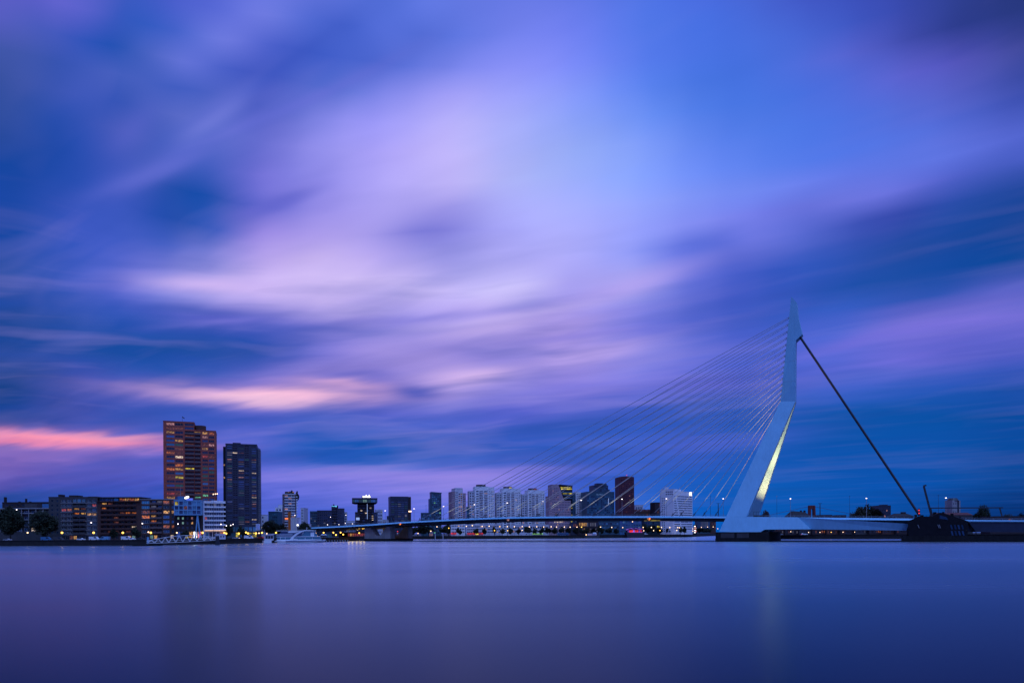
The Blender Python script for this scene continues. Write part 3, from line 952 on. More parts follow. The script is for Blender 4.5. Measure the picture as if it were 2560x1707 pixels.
# bascule pier at the right ---------------------------------------
BSC = thing('bascule_pier', 'dark bascule pier with slanted windows under the back stay anchorage', 'bridge pier', (P0.x, P0.y, 0), BYAW)
wN = -9.0
pl = [(2272, 1340), (2270, 1308), (2264, 1305), (2284, 1296), (2296, 1290), (2330, 1290.5), (2346, 1281.5), (2352, 1280.8), (2370, 1285), (2421, 1302.5), (2419, 1340)]
pts = [BP(x, y, wN) for x, y in pl]
m = MB()
m.hexa([setw(p, wN) for p in pts], [setw(p, WD + 8) for p in pts])
m.build('machine_house', ['black'], BSC)
m = MB()
q0, q1 = BP(2256, 1350, wN - 2), BP(2436, 1350, wN - 2)
m.box(q0.x, q1.x, wN - 2, WD + 10, -3, BP(2340, 1339, wN - 2).z)
m.build('pier_base', ['concrete_dark'], BSC)
for r in (0, 1):
    for k in range(4):
        x0 = 2375 + k * 9.2 + r * 1.5
        y0 = 1311.5 + r * 15
        q = [BP(x0, y0, wN - .1), BP(x0 + 4.5, y0, wN - .1), BP(x0 + 7.5, y0 + 11, wN - .1), BP(x0 + 3, y0 + 11, wN - .1)]
        m = MB()
        m.hexa([setw(p, wN - .12) for p in q][::-1], [setw(p, wN - .004) for p in q][::-1])
        m.build('slanted_window', ['g_navy'], BSC)
q = [BP(2349, 1287, wN - .05), BP(2366, 1292, wN - .05), BP(2371, 1299, wN - .05), BP(2349, 1296, wN - .05)]
m = MB()
m.hexa([setw(p, wN - .1) for p in q][::-1], [setw(p, wN - .004) for p in q][::-1])
m.build('control_window', ['g_navy'], BSC)
for x in (2294.5, 2348, 2344.5):
    q0, q1 = BP(x, 1311, wN - .2), BP(x + 3.5, 1319.5, wN - .2)
    m = MB()
    m.bar((q0.x, wN - .2, q0.z), (q1.x, wN - .2, q1.z), 0.25)
    m.build('drain_pipe', ['steel_grey'], BSC)
for x0, x1, yt, w in ((2286, 2293, 1286, 2), (2301, 2309, 1287, 8), (2333, 2341, 1279.5, 10), (2356, 2361, 1279, 4), (2377, 2384, 1283, 12), (2397, 2403, 1291, 6)):
    q0, q1 = BP(x0, yt, w), BP(x1, yt, w)
    m = MB()
    m.box(q0.x, q1.x, w, w + 3, q0.z - 4.5, q0.z)
    m.build('roof_housing', ['black'], BSC)
m = MB()
for x in range(2300, 2420, 8):
    q0 = BP(x, 1290 + max(0, x - 2370) * .25, wN + 1)
    m.bar((q0.x, wN + 1, q0.z - 1), (q0.x, wN + 1, q0.z + .6), .1)
m.build('roof_railing', ['black'], BSC)['kind'] = 'stuff'
# bascule leaf girder to the right
m = MB()
pts = [BP(x, y, -5) for x, y in ((2421, 1304), (2700, 1305), (2700, 1331), (2440, 1329))]
m.hexa([setw(p, -5) for p in pts], [setw(p, WD + 4) for p in pts])
m.build('bascule_leaf', ['navy'], BSC)
m = MB()
pts = [BP(x, y, -5.4) for x, y in ((2419, 1301), (2700, 1302), (2700, 1304.2), (2421, 1303.6))]
m.hexa([setw(p, -5.4) for p in pts], [setw(p, 0) for p in pts])
m.build('leaf_edge', ['bridge_white'], BSC)
m = MB()
pts = [BP(x, y, -6) for x, y in ((2436, 1338), (2700, 1338), (2700, 1353), (2436, 1352))]
m.hexa([setw(p, -6) for p in pts], [setw(p, WD + 4) for p in pts])
m.build('approach_wall', ['concrete_dark'], BSC)

# opening arm and overhead frame on the bascule pier
G = thing('overhead_gantry', 'dark leaning post with hooked head and long overhead beam on the bascule pier', 'gantry', (P0.x, P0.y, 0), BYAW)
wG = 6.0
def GB(name, x0, y0, x1, y1, t, w=wG, mt='steel_dark'):
    q0, q1 = BP(x0, y0, w), BP(x1, y1, w)
    m = MB()
    m.bar(q0, q1, t)
    return m.build(name, [mt], G)
GB('leaning_post', 2329, 1290, 2309.5, 1215, 1.0)
GB('post_head', 2308, 1214.5, 2316, 1212.5, 0.8)
GB('overhead_beam', 2326, 1269.5, 2508, 1268.5, 0.55)
GB('support_leg', 2499, 1268.5, 2505, 1290, 0.6)
GB('support_leg', 2326, 1269, 2331, 1290, 0.8)
GB('overhead_wire', 2305, 1269.5, 2560, 1268.5, 0.10)

# twin red signal
q = BP(2297.5, 1279, -3)
sg = thing('bridge_signal', 'signal post with two red lamps beside the foot of the back stay', 'traffic signal', (P0.x, P0.y, 0), BYAW)
m = MB()
m.box(q.x - .5, q.x + .5, -3.1, -2.7, q.z - 1.6, q.z + 1.8)
m.box(q.x - .12, q.x + .12, -3.0, -2.8, dz(q.x) - 0.1, q.z - 1.6)
m.build('backboard', ['steel_dark'], sg)
for k in (-0.75, 0.85):
    m = MB()
    m.ball((q.x, -3.2, q.z + k), 0.34)
    m.build('red_lamp', ['l_red'], sg)
# ------------------------------------------------------------------ building kit
rnd = random.Random(7)
WINC = {}


def win_mesh(w, h, gm, fm, mull, tr):
    key = (round(w, 2), round(h, 2), gm, fm, mull, tr)
    if key in WINC:
        return WINC[key]
    m = MB()
    x, t = w / 2, min(0.09, w * 0.05)
    m.box(-x, x, 0.0, 0.05, 0, h, 0)
    for a0, a1, c0, c1 in ((-x, -x + t, 0, h), (x - t, x, 0, h), (-x + t, x - t, 0, t), (-x + t, x - t, h - t, h)):
        m.box(a0, a1, -0.05, -0.002, c0, c1, 1)
    for k in range(mull):
        q = -x + w * (k + 1) / (mull + 1)
        m.box(q - t / 2, q + t / 2, -0.045, -0.002, t, h - t, 1)
    if tr:
        m.box(-x + t, x - t, -0.04, -0.002, h * tr - t / 2, h * tr + t / 2, 1)
    WINC[key] = m.mesh('window', [gm, fm])
    return WINC[key]


BALC = {}


def bal_mesh(w, d, mt, ph):
    key = (round(w, 2), d, mt, ph)
    if key not in BALC:
        m = MB()
        m.box(-w / 2, w / 2, -d, 0.02, -0.18, 0.0, 0)
        m.box(-w / 2, w / 2, -d, -d + 0.12, 0.0, ph, 0)
        m.box(-w / 2, -w / 2 + .1, -d + .12, 0.0, 0.0, ph, 0)
        m.box(w / 2 - .1, w / 2, -d + .12, 0.0, 0.0, ph, 0)
        BALC[key] = m.mesh('balcony', [mt])
    return BALC[key]


def pick(table):
    r = rnd.random()
    for k, p in table:
        r -= p
        if r <= 0:
            return k
    return table[0][0]


class Bld:
    def __init__(s, name, label, cat, A, B, base=GZ, group=None):
        """front wall runs from pixel column A=(px, depth) to B=(px, depth) at street level"""
        a, b = Vector(gp(*A)), Vector(gp(*B))
        s.A, s.B = A, B
        s.yaw = math.atan2(b.y - a.y, b.x - a.x)
        s.W = (b - a).length
        s.o, s.d = a, (b - a).normalized()
        s.base = base
        s.root = thing(name, label, cat, (a.x, a.y, base), s.yaw, group)

    def depth(s, px, y=0.0):
        x, _ = raydir(px, CY)
        n = Vector((-s.d.y, s.d.x))
        return (n.dot(s.o) + y) / (n.x * x + n.y)

    def u(s, px, y=0.0):
        x, _ = raydir(px, CY)
        D = s.depth(px, y)
        return (Vector((x * D, D)) - s.o).dot(s.d)

    def z(s, py, px=None, y=0.0):
        px = s.A[0] if px is None else px
        D = s.depth(px, y)
        _, z = raydir(px, py)
        return HC + z * D - s.base

    def part(s, name, mb, mats, parent=None, loc=(0, 0, 0)):
        return mb.build(name, mats, parent or s.root, loc)

    def box(s, name, x0, x1, y0, y1, z0, z1, mt, parent=None):
        m = MB()
        m.box(x0, x1, y0, y1, z0, z1)
        return s.part(name, m, [mt], parent)

    def pbox(s, name, px0, px1, py0, py1, y0, y1, mt, parent=None):
        """box from photo pixels on the plane y0 behind the front wall; py1 None = down to street"""
        z1 = s.z(py0, (px0 + px1) / 2, y0)
        z0 = 0.0 if py1 is None else s.z(py1, (px0 + px1) / 2, y0)
        return s.box(name, s.u(px0, y0), s.u(px1, y0), y0, y1, z0, z1, mt, parent)

    def grid(s, x0, x1, nc, z0, z1, nr, fw=0.7, fh=0.6, table=(('g_dark', 1.0),), fm='frame', mull=0, tr=0, kind='win', lit=None, skip=()):
        ops = []
        cw, ch = (x1 - x0) / nc, (z1 - z0) / nr
        for r in range(nr):
            for c in range(nc):
                if (r, c) in skip:
                    continue
                uc = x0 + cw * (c + .5)
                zb = z0 + ch * r + ch * (1 - fh) * 0.5
                k = (lit or {}).get((nr - 1 - r, c)) or pick(table)
                ops.append((uc - cw * fw / 2, uc + cw * fw / 2, zb, zb + ch * fh, k, fm, mull, tr, kind))
        return ops

    def body(s, x0, x1, y0, y1, z0, z1, mt, front=(), right=(), left=(), rec=0.25, name='wall', cap=True, brec=1.4, bmat='slab', capmat=None):
        m = MB()
        par = []
        for side, ops in (('f', front), ('r', right), ('l', left)):
            if side == 'f':
                o, ud, n, Wd, rz = Vector((x0, y0)), Vector((1, 0)), Vector((0, -1)), x1 - x0, 0
                off = x0
            elif side == 'r':
                o, ud, n, Wd, rz = Vector((x1, y0)), Vector((0, 1)), Vector((1, 0)), y1 - y0, math.pi / 2
                off = 0
            else:
                o, ud, n, Wd, rz = Vector((x0, y1)), Vector((0, -1)), Vector((-1, 0)), y1 - y0, -math.pi / 2
                off = 0
            ops = [(max(a - off, .02), min(b - off, Wd - .02), max(c, z0 + .02), min(d, z1 - .02), *r) for a, b, c, d, *r in ops]
            ops = [q for q in ops if q[1] - q[0] > .1 and q[3] - q[2] > .1]
            us = sorted({0.0, Wd, *(round(q[0], 3) for q in ops), *(round(q[1], 3) for q in ops)})
            zs = sorted({z0, z1, *(round(q[2], 3) for q in ops), *(round(q[3], 3) for q in ops)})
            mid_u = np.array([(p + q) / 2 for p, q in zip(us[:-1], us[1:])])
            mid_z = np.array([(p + q) / 2 for p, q in zip(zs[:-1], zs[1:])])
            hole = np.zeros((len(mid_u), len(mid_z)), bool)
            for q in ops:
                hole |= np.outer((mid_u > q[0]) & (mid_u < q[1]), (mid_z > q[2]) & (mid_z < q[3]))

            def pt(uu, zz, dp=0.0):
                v = o + ud * uu - n * dp
                return (v.x, v.y, zz)
            for j in range(len(mid_z)):           # merge runs of solid cells into long faces
                i = 0
                while i < len(mid_u):
                    if hole[i, j]:
                        i += 1
                        continue
                    k = i
                    while k + 1 < len(mid_u) and not hole[k + 1, j]:
                        k += 1
                    m.face([pt(us[i], zs[j]), pt(us[k + 1], zs[j]), pt(us[k + 1], zs[j + 1]), pt(us[i], zs[j + 1])])
                    i = k + 1
            for a, b, c, d, gm, fm, mull, tr, kind in ops:
                dp = brec if kind == 'bal' else rec
                m.face([pt(a, c), pt(b, c), pt(b, c, dp), pt(a, c, dp)])
                m.face([pt(a, d, dp), pt(b, d, dp), pt(b, d), pt(a, d)])
                m.face([pt(a, c), pt(a, c, dp), pt(a, d, dp), pt(a, d)])
                m.face([pt(b, c, dp), pt(b, c), pt(b, d), pt(b, d, dp)])
                v = o + ud * (a + b) / 2 - n * (dp - 0.055)
                par.append((win_mesh(b - a, d - c, gm, fm, mull, tr), (v.x, v.y, c), rz))
                if kind == 'bal':
                    v2 = o + ud * (a + b) / 2 + n * 0.0
                    par.append((bal_mesh(b - a - .02, 0.7, bmat, 1.05), (v2.x, v2.y, c + 0.01), rz))
        m.face([(x0, y0, z1), (x1, y0, z1), (x1, y1, z1), (x0, y1, z1)])
        m.face([(x1, y1, z0), (x0, y1, z0), (x0, y1, z1), (x1, y1, z1)])
        wall = s.part(name, m, [mt])
        for me, loc, rz in par:
            obj('window' if me.name.startswith('window') else 'balcony', me, s.root, loc, rz)
        if cap:
            s.box('roof_edge', x0 - .12, x1 + .12, y0 - .12, y1 + .12, z1 + .004, z1 + .45, capmat or mt)
        return wall


def floors(z1, h):
    return max(1, int(round(z1 / h)))


DARK = (('g_dark', .62), ('g_blue', .24), ('w_dim', .06), ('w_warm', .05), ('w_orange', .03))
# ------------------------------------------------------------------ west waterfront, left of the bridge
b = Bld('waterfront_block', 'low dark block with white roof edge and columns behind the two leftmost trees', 'building', (-70, 452), (151, 452))
zt = b.z(1272, 60)
b.body(0, b.W, 0, 16, 0, zt, 'brick_dark', front=b.grid(1, b.W - 1, 12, 1.5, zt - .6, 5, .78, .66, (('g_navy', .7), ('g_dark', .24), ('w_dim', .03), ('w_white', .03)), 'frame_white', 1), cap=False)
b.box('roof_edge', -.5, b.W + .3, -1.3, 16.2, zt + .004, zt + .7, 'plaster')
for k in range(9):
    x = b.u(2 + k * 18)
    b.box('column', x, x + .35, -1.1, -.75, 0, zt, 'plaster')
for py in (1283.5, 1299.5):
    z = b.z(py, 60)
    b.box('balcony_band', b.u(46), b.u(88), -1.15, -.02, z, z + .55, 'plaster')
b.box('terrace_wall', b.u(-60), b.u(152), -7, -6.6, 0, b.z(1329.5, 60), 'plaster_grey')
b.pbox('penthouse', 62, 92, 1259, 1271, 3, 10, 'plaster_grey')
b.pbox('penthouse', 106, 140, 1259, 1271, 3, 10, 'blue_dark')
b = Bld('rear_block', 'dark red brick block with chimneys rising behind the low waterfront block', 'building', (6, 500), (125, 500))
zt = b.z(1256, 60)
b.body(0, b.W, 0, 14, 0, zt, 'brick_dark', front=b.grid(1, b.W - 1, 8, zt - 6, zt - .5, 2, .6, .55, (('g_dark', .8), ('w_dim', .2))))
for px, w, h in ((10, 3, 1242), (46, 2, 1253), (63, 1.2, 1246), (73, 2, 1253)):
    b.pbox('chimney', px, px + w, h, 1256, 4, 6, 'brick_dark')

# grey apartment block
b = Bld('apartment_block', 'grey six storey apartment block with dark balcony bay in the middle', 'building', (122, 438), (244, 440))
zt = b.z(1243, 180)
zg = b.z(1336, 180)
fh = (zt - zg - 0.5) / 8
lit1 = {(2, 1): 'w_orange', (2, 0): 'w_orange'}
fr = b.grid(b.u(153), b.u(181), 2, zg, zt - .8, 8, .82, .55, (('g_dark', .75), ('g_navy', .25)), 'frame_white', 2, lit={(2, 0): 'w_red', (2, 1): 'w_orange'})
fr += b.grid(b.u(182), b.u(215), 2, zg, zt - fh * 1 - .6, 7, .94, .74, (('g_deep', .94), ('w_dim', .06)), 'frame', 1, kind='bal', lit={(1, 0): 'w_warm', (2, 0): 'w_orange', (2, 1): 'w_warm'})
fr += b.grid(b.u(217), b.u(242), 2, zg, zt - .8, 8, .80, .55, (('g_dark', .75), ('g_navy', .25)), 'frame_white', 2, lit={(3, 0): 'w_warm', (3, 1): 'w_warm', (1, 1): 'w_red'})
fr += b.grid(b.u(124), b.u(150), 2, zg, zt - .8, 8, .4, .5, (('g_dark', .9), ('g_navy', .1)))
fr += b.grid(b.u(182), b.u(215), 3, zt - fh - .6, zt - .5, 1, .8, .7, (('g_teal', .6), ('g_navy', .4)), 'frame_white', 2)
fr += b.grid(b.u(153), b.W - .5, 9, .3, zg - .5, 1, .8, .8, (('g_deep', .45), ('g_dark', .15), ('w_warm', .16), ('w_dim', .12), ('w_white', .06), ('w_mint', .06)), 'frame', 1)
b.body(0, b.W, 0, 18, 0, zt, 'plaster_grey', front=fr, bmat='plaster_grey', brec=1.8)
for k in range(8):
    z = zg + (zt - .8 - zg) * k / 8 - .12
    b.box('floor_band', b.u(152), b.u(242.5), -.22, -.003, z, z + .26, 'plaster')
b.pbox('roof_house', 146, 152, 1235.5, 1243, 4, 9, 'brick_dark')
b.pbox('roof_house', 173, 193, 1237.5, 1243, 3, 10, 'brick_dark')
b.pbox('roof_house', 221, 242, 1240.5, 1243, 3, 10, 'brick_dark')

# red brown block with orange penthouse
b = Bld('apartment_block', 'brown brick apartment block with an orange lit glass penthouse', 'building', (244, 440), (351, 441))
zt = b.z(1253.5, 300)
zg = b.z(1336, 300)
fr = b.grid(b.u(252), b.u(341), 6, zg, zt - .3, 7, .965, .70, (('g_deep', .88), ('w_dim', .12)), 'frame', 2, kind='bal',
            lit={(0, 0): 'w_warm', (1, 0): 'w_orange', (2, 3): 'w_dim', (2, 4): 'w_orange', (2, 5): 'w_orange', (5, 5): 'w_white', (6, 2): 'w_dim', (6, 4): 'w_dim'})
fr += b.grid(.5, b.W - .5, 10, .3, zg - .4, 1, .8, .8, (('g_deep', .45), ('g_dark', .15), ('w_warm', .16), ('w_dim', .12), ('w_white', .06), ('w_mint', .06)), 'frame', 1)
b.body(0, b.W, 0, 18, 0, zt, 'brick_brown', front=fr, bmat='brick_brown', brec=1.6, cap=False)
b.box('floor_slab', -.3, b.W + .2, -1.0, 18, zt + .004, zt + .3, 'brick_brown')
zp = b.z(1243.5, 300)
ph = MB()
fr = b.grid(b.u(247), b.u(294), 4, zt + .45, zp - .3, 1, .93, .9, (('g_teal', .7), ('g_navy', .3)), 'frame_white', 1)
fr += b.grid(b.u(296), b.u(346), 4, zt + .45, zp - .3, 1, .93, .9, (('w_orange', 1),), 'frame', 2, lit={(0, 1): 'w_warm', (0, 3): 'w_warm'})
b.body(0.3, b.W - .3, 1.2, 14, zt + .31, zp, 'brick_dark', front=fr, name='penthouse_wall', cap=False)
b.box('penthouse_roof', -.2, b.W + .1, -.2, 14.5, zp + .004, zp + .45, 'plaster_grey')

# block beside the blue one
b = Bld('apartment_block', 'brown apartment block with white window frames beside the blue cube building', 'building', (351, 441), (437, 443))
zt = b.z(1248.5, 400)
zg = b.z(1334, 400)
T = (('g_dark', .7), ('g_blue', .2), ('w_dim', .1))
fr = b.grid(b.u(353), b.u(375.5), 1, zg, zt - .2, 7, .86, .62, T, 'frame_white', 3, lit={(3, 0): 'w_orange', (0, 0): 'g_teal', (1, 0): 'g_teal'})
fr += b.grid(b.u(376), b.u(406), 2, zg, zt - .2, 7, .95, .70, (('g_deep', .9), ('w_dim', .1)), 'frame_white', 3, kind='bal', lit={(0, 0): 'g_blue', (0, 1): 'w_lav', (1, 0): 'w_lav', (1, 1): 'g_blue', (3, 0): 'w_warm', (4, 0): 'w_orange'})
fr += b.grid(b.u(407), b.u(425), 1, zg, zt - .2, 7, .86, .62, T, 'frame_white', 3, lit={(0, 0): 'w_orange', (2, 0): 'w_warm', (5, 0): 'w_orange', (4, 0): 'g_blue', (3, 0): 'g_blue'})
fr += b.grid(b.u(428.5), b.u(436), 1, zg, zt - .2, 7, .8, .6, T, 'frame', 1, lit={(2, 0): 'w_warm', (5, 0): 'w_orange'})
fr += b.grid(.5, b.W - .5, 8, .3, zg - .4, 1, .8, .8, (('g_deep', .45), ('g_dark', .15), ('w_warm', .16), ('w_dim', .12), ('w_white', .06), ('w_mint', .06)), 'frame', 1)
b.body(0, b.W, 0, 18, 0, zt, 'brick_brown', front=fr, bmat='slab', brec=1.5, capmat='plaster')

# blue cube building -------------------------------------------------
b = Bld('cube_building', 'office with a light blue gridded cube cantilevered over a dark brick base', 'building', (437, 438), (508, 442))
z0, z1 = b.z(1287, 470), b.z(1251.5, 470)
fr = b.grid(b.u(439), b.u(505), 6, z0 + .3, z1 - .3, 3, .82, .80, (('g_navy', .8), ('g_teal', .2)), 'blue_dark', 0, lit={(0, 0): 'w_yellow', (1, 2): 'w_dim'})
b.body(b.u(438), b.u(506.5), -3, 16, z0, z1, 'blue', front=fr, rec=.55, name='cube_wall', capmat='blue')
b.box('cube_soffit', b.u(438), b.u(506.5), -3, 16, z0 - .3, z0 - .004, 'blue_dark')
zg = b.z(1325, 470)
fr = b.grid(b.u(440), b.u(486), 4, zg + .2, z0 - .6, 3, .42, .5, (('g_dark', .8), ('g_navy', .2)), 'frame', 0, lit={(0, 0): 'w_mint', (0, 1): 'w_mint', (1, 1): 'w_mint', (0, 3): 'w_pink', (1, 3): 'w_warm'})
fr += b.grid(b.u(440), b.u(504), 6, .4, zg - .3, 1, .86, .8, (('g_navy', 1),), 'frame', 1, lit={(0, 2): 'w_yellow', (0, 3): 'w_warm', (0, 4): 's_white', (0, 5): 's_pink', (0, 0): 'g_blue'})
b.body(b.u(438), b.u(503), 0, 15, 0, z0 - .31, 'brick_dark', front=fr, name='base_wall', cap=False)
p = (b.u(494, -2.5), z0 - .3)
for px in (488.5, 501.5):
    m = MB()
    m.bar((p[0], -2.4, p[1]), (b.u(px, -2.4), -2.4, 0), .75)
    b.part('slanted_column', m, ['blue'])
b.pbox('roof_house', 444.5, 460, 1240, 1251.5, 2, 8, 'blue_dark')
m = MB()
cx_, cz_ = b.u(467.5, -2), b.z(1243, 467, -2)
ring = [(cx_ + 1.45 * math.cos(t) * .94 - .75 * math.sin(t) * .42, cz_ + 1.45 * math.cos(t) * .42 + .75 * math.sin(t) * .94) for t in [i * math.pi / 8 for i in range(16)]]
m.prism_y(ring, -2.3, -2.0)
b.part('oval_sign', m, ['s_white'])
m = MB()
m.bar((cx_, -1.9, cz_ - .6), (cx_, -1.9, z1 + .4), .12)
m.bar((cx_ + 1, -1.9, cz_ - .4), (cx_ + 1, -1.9, z1 + .4), .12)
b.part('sign_support', m, ['steel_dark'])['kind'] = 'stuff'
for py in (1246.2, 1248.6):
    z = b.z(py, 474, -2)
    b.box('neon_tube', b.u(466.5, -2), b.u(482.5, -2), -2.2, -2.05, z - .12, z + .12, 's_blue')
m = MB()
m.tube((b.u(452, 4), 4, b.z(1240, 452, 4)), (b.u(452, 4), 4, b.z(1214, 452, 4)), .12, .06, 6)
b.part('mast', m, ['steel_grey'])

# white banded office --------------------------------------------------
b = Bld('white_office', 'white seven storey office with long horizontal balcony bands beside the blue cube', 'building', (508.5, 446), (564, 452))
zt, zg = b.z(1256, 535), b.z(1324, 535)
xr = b.u(559)
fr = b.grid(b.u(512), xr - .2, 8, zg + .4, zt - .2, 6, .9, .66, (('g_navy', .62), ('g_dark', .3), ('w_pink', .02), ('w_lav', .06)), 'frame_white', 2, lit={(3, 0): 'w_red'})
fr += b.grid(b.u(513), xr, 5, .3, zg - .6, 1, .85, .75, (('g_dark', .6), ('g_teal', .4)), 'frame', 1, lit={(0, 4): 'w_orange'})
b.body(0, xr, 0, 16, 0, zt, 'lilac', front=fr, cap=False)
for k in range(7):
    z = zg + .1 + (zt - zg - .3) * k / 6
    b.box('balcony_band', b.u(510.5), b.W, -1.1, -.005, z - .25, z + .75, 'white')
b.box('corner_wall', -.2, b.u(511), -1.3, 16, 0, b.z(1251.5, 509), 'white')
b.box('roof_frame', b.u(511), b.W, -.6, -.2, b.z(1253.2, 535), b.z(1252, 535), 'white')
b.box('light_strip', b.u(510), b.u(564.5), -1.25, -1.12, zg - .55, zg - .25, 's_warmstrip')
b.pbox('roof_house', 530, 552, 1250.5, 1256, 4, 10, 'lilac')

# red tower --------------------------------------------------------------
TW = Bld('residential_tower', 'tall red brick residential tower with stepped roof and lit windows', 'tower', (409.5, 500), (541, 513))
b = TW
xs = b.u(487)
zA = b.z(1052.5, 410)
zB = b.z(1078, 541)
fhh = zA / 29.0
T1 = (('g_dark', .455), ('g_blue', .22), ('g_teal', .07), ('g_navy', .11), ('w_teal', .05), ('w_dim', .06), ('w_pink', .02), ('w_warm', .015), ('w_orange', .01))
LA = {(1, 0): 'w_dim', (1, 1): 'w_dim', (4, 1): 'w_warm', (5, 1): 'w_teal', (5, 0): 'g_teal', (6, 1): 'w_dim', (7, 0): 'w_orange', (7, 1): 'w_dim', (8, 1): 'w_white', (10, 1): 'w_orange', (11, 0): 'w_orange', (11, 1): 'w_warm', (13, 1): 'w_yellow', (13, 0): 'w_dim', (15, 1): 'w_teal', (17, 0): 'w_red', (17, 1): 'w_dim'}
fr = b.grid(b.u(416.5), b.u(460), 2, fhh * 1.6, zA - .3, 27, .92, .56, T1, 'frame', 2, lit=LA)
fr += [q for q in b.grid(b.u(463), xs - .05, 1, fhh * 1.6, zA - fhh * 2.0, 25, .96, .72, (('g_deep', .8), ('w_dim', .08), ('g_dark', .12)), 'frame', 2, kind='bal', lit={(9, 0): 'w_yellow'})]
fr += b.grid(b.u(463), xs - .05, 1, zA - fhh * 1.9, zA - .4, 2, .95, .6, (('g_navy', 1),), 'frame', 2)
b.body(0, xs, 0, 22, 0, zA, 'brick_red', front=fr, brec=1.7, cap=True)
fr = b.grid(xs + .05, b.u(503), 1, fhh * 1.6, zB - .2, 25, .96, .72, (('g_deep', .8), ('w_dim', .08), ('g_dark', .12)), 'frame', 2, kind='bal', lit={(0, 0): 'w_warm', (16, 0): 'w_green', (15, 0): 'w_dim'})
LB = {(0, 0): 'w_warm', (0, 1): 'w_orange', (4, 0): 'w_warm', (6, 0): 'w_red', (6, 1): 'w_dim', (9, 0): 'w_teal', (11, 0): 'w_teal', (12, 0): 'w_teal', (16, 0): 'w_green', (18, 0): 'w_orange'}
fr += b.grid(b.u(506), b.u(538), 2, fhh * 1.6, zB - .3, 26, .86, .56, T1, 'frame', 2, lit=LB)
b.body(xs, b.W, .06, 22, 0, zB, 'brick_red', front=fr, brec=1.7)
b.pbox('roof_house', 464.5, 482, 1054.5, 1062, 3, 10, 'blue_dark')
m = MB()
cxx = b.u(502.5, 5)
m.hexa([(cxx + 3.9 * math.cos(-i * math.pi / 12), 6 + 3.9 * math.sin(-i * math.pi / 12), zB) for i in range(24)][::-1],
       [(cxx + 3.9 * math.cos(-i * math.pi / 12), 6 + 3.9 * math.sin(-i * math.pi / 12), b.z(1064.5, 502, 5)) for i in range(24)][::-1])
b.part('roof_drum', m, ['brick_brown'])
m = MB()
fx_, fz_ = b.u(457.5, 6), zA
m.tube((fx_, 6, fz_), (fx_, 6, b.z(1040, 457, 6)), .12, .07, 6)
b.part('flag_pole', m, ['steel_dark'])
m = MB()
zf = b.z(1040.5, 457, 6)
m.hexa([(fx_, 6, zf), (fx_ + 1.5, 6.1, zf - 1.1), (fx_ + 1.4, 6.1, zf - 1.9), (fx_, 6, zf - .8)], [(fx_, 6.03, zf), (fx_ + 1.5, 6.13, zf - 1.1), (fx_ + 1.4, 6.13, zf - 1.9), (fx_, 6.03, zf - .8)])
b.part('flag', m, ['steel_dark'])

# dark tower ----------------------------------------------------------------
b = Bld('residential_tower', 'tall dark blue residential tower with rows of small windows', 'tower', (558.5, 505), (651, 513))
zA = b.z(1110, 580)
nf = 36
T2 = (('g_dark', .28), ('g_blue', .30), ('w_teal', .10), ('w_lav', .17), ('w_pink', .06), ('w_white', .03), ('w_dim', .06))
T2b = (('g_deep', .78), ('g_navy', .16), ('w_dim', .02), ('w_white', .02), ('w_teal', .02))
x0 = b.u(565)
z_lo = 10.0
fr = b.grid(b.u(568), b.u(582), 1, z_lo, zA - .5, nf, .88, .52, T2, 'frame', 3)
fr += b.grid(b.u(582.5), b.u(595), 1, z_lo, zA - .5, nf, .96, .62, T2b, 'frame', 1)
fr += b.grid(b.u(596), b.u(611.5), 1, z_lo, zA - .5, nf, .90, .52, T2, 'frame', 3)
fr += b.grid(b.u(612), b.u(624), 1, z_lo, zA - .5, nf, .96, .62, T2b, 'frame', 1)
fr += b.grid(b.u(629), b.u(642.5), 1, z_lo, zA - .5, nf, .84, .52, T2, 'frame', 3)
fr += b.grid(b.u(567), b.u(642), 7, .6, z_lo - .8, 2, .85, .8, (('g_teal', .5), ('g_navy', .4), ('w_yellow', .1)), 'frame', 1)
xr = b.u(643.5)
b.body(x0, xr, 0, 22, 0, zA, 'navy', front=fr, rec=.35)
# canted right corner with small balconies
m = MB()
zC = b.z(1119, 648)
ply = [(xr + .01, .05), (b.W, 7.5), (b.W, 22), (xr + .01, 22)]
m.prism_z([(x, y) for x, y in ply], 0, zC)
b.part('corner_wing', m, ['navy'])
ang = math.atan2(7.45, b.W - xr)
cm = bal_mesh(3.2, .8, 'slab_grey', 1.0)
wmn = win_mesh(2.6, 1.6, 'g_blue', 'frame', 1, 0)
for k in range(nf - 1):
    z = z_lo + (zC - z_lo - .5) * k / (nf - 1)
    mx, my = (xr + b.W) / 2, 3.75
    obj('balcony', cm, b.root, (mx + math.sin(ang) * .02, my - math.cos(ang) * .02, z + .2), ang)
    obj('window', wmn, b.root, (mx + math.sin(ang) * .06, my - math.cos(ang) * .06, z + .75), ang)
b.box('side_wing', 0, x0 - .01, 1.5, 20, 0, b.z(1115.5, 562), 'black')
for py in (1164, 1195.5):
    z = b.z(py, 561.5, 1.5)
    obj('window', win_mesh(1.0, 1.2, 'w_warm', 'frame', 0, 0), b.root, (b.u(561.5, 1.5), 1.42, z), 0)
b.pbox('roof_house', 583, 602.5, 1106.5, 1110.5, 4, 12, 'black')

# poster at the dark tower foot
b = Bld('poster_board', 'upright pale blue poster board on the right corner of the dark tower foot', 'billboard', (639.5, 498), (650.5, 499))
b.pbox('board', 639.5, 650.5, 1308.5, 1325, 0, .4, 'frame_white')
b.pbox('poster', 640.5, 649.5, 1309.8, 1323, -.06, -.004, 'poster')
for px in (641.5, 648.5):
    b.pbox('post', px - .3, px + .3, 1325, None, .1, .3, 'steel_dark')

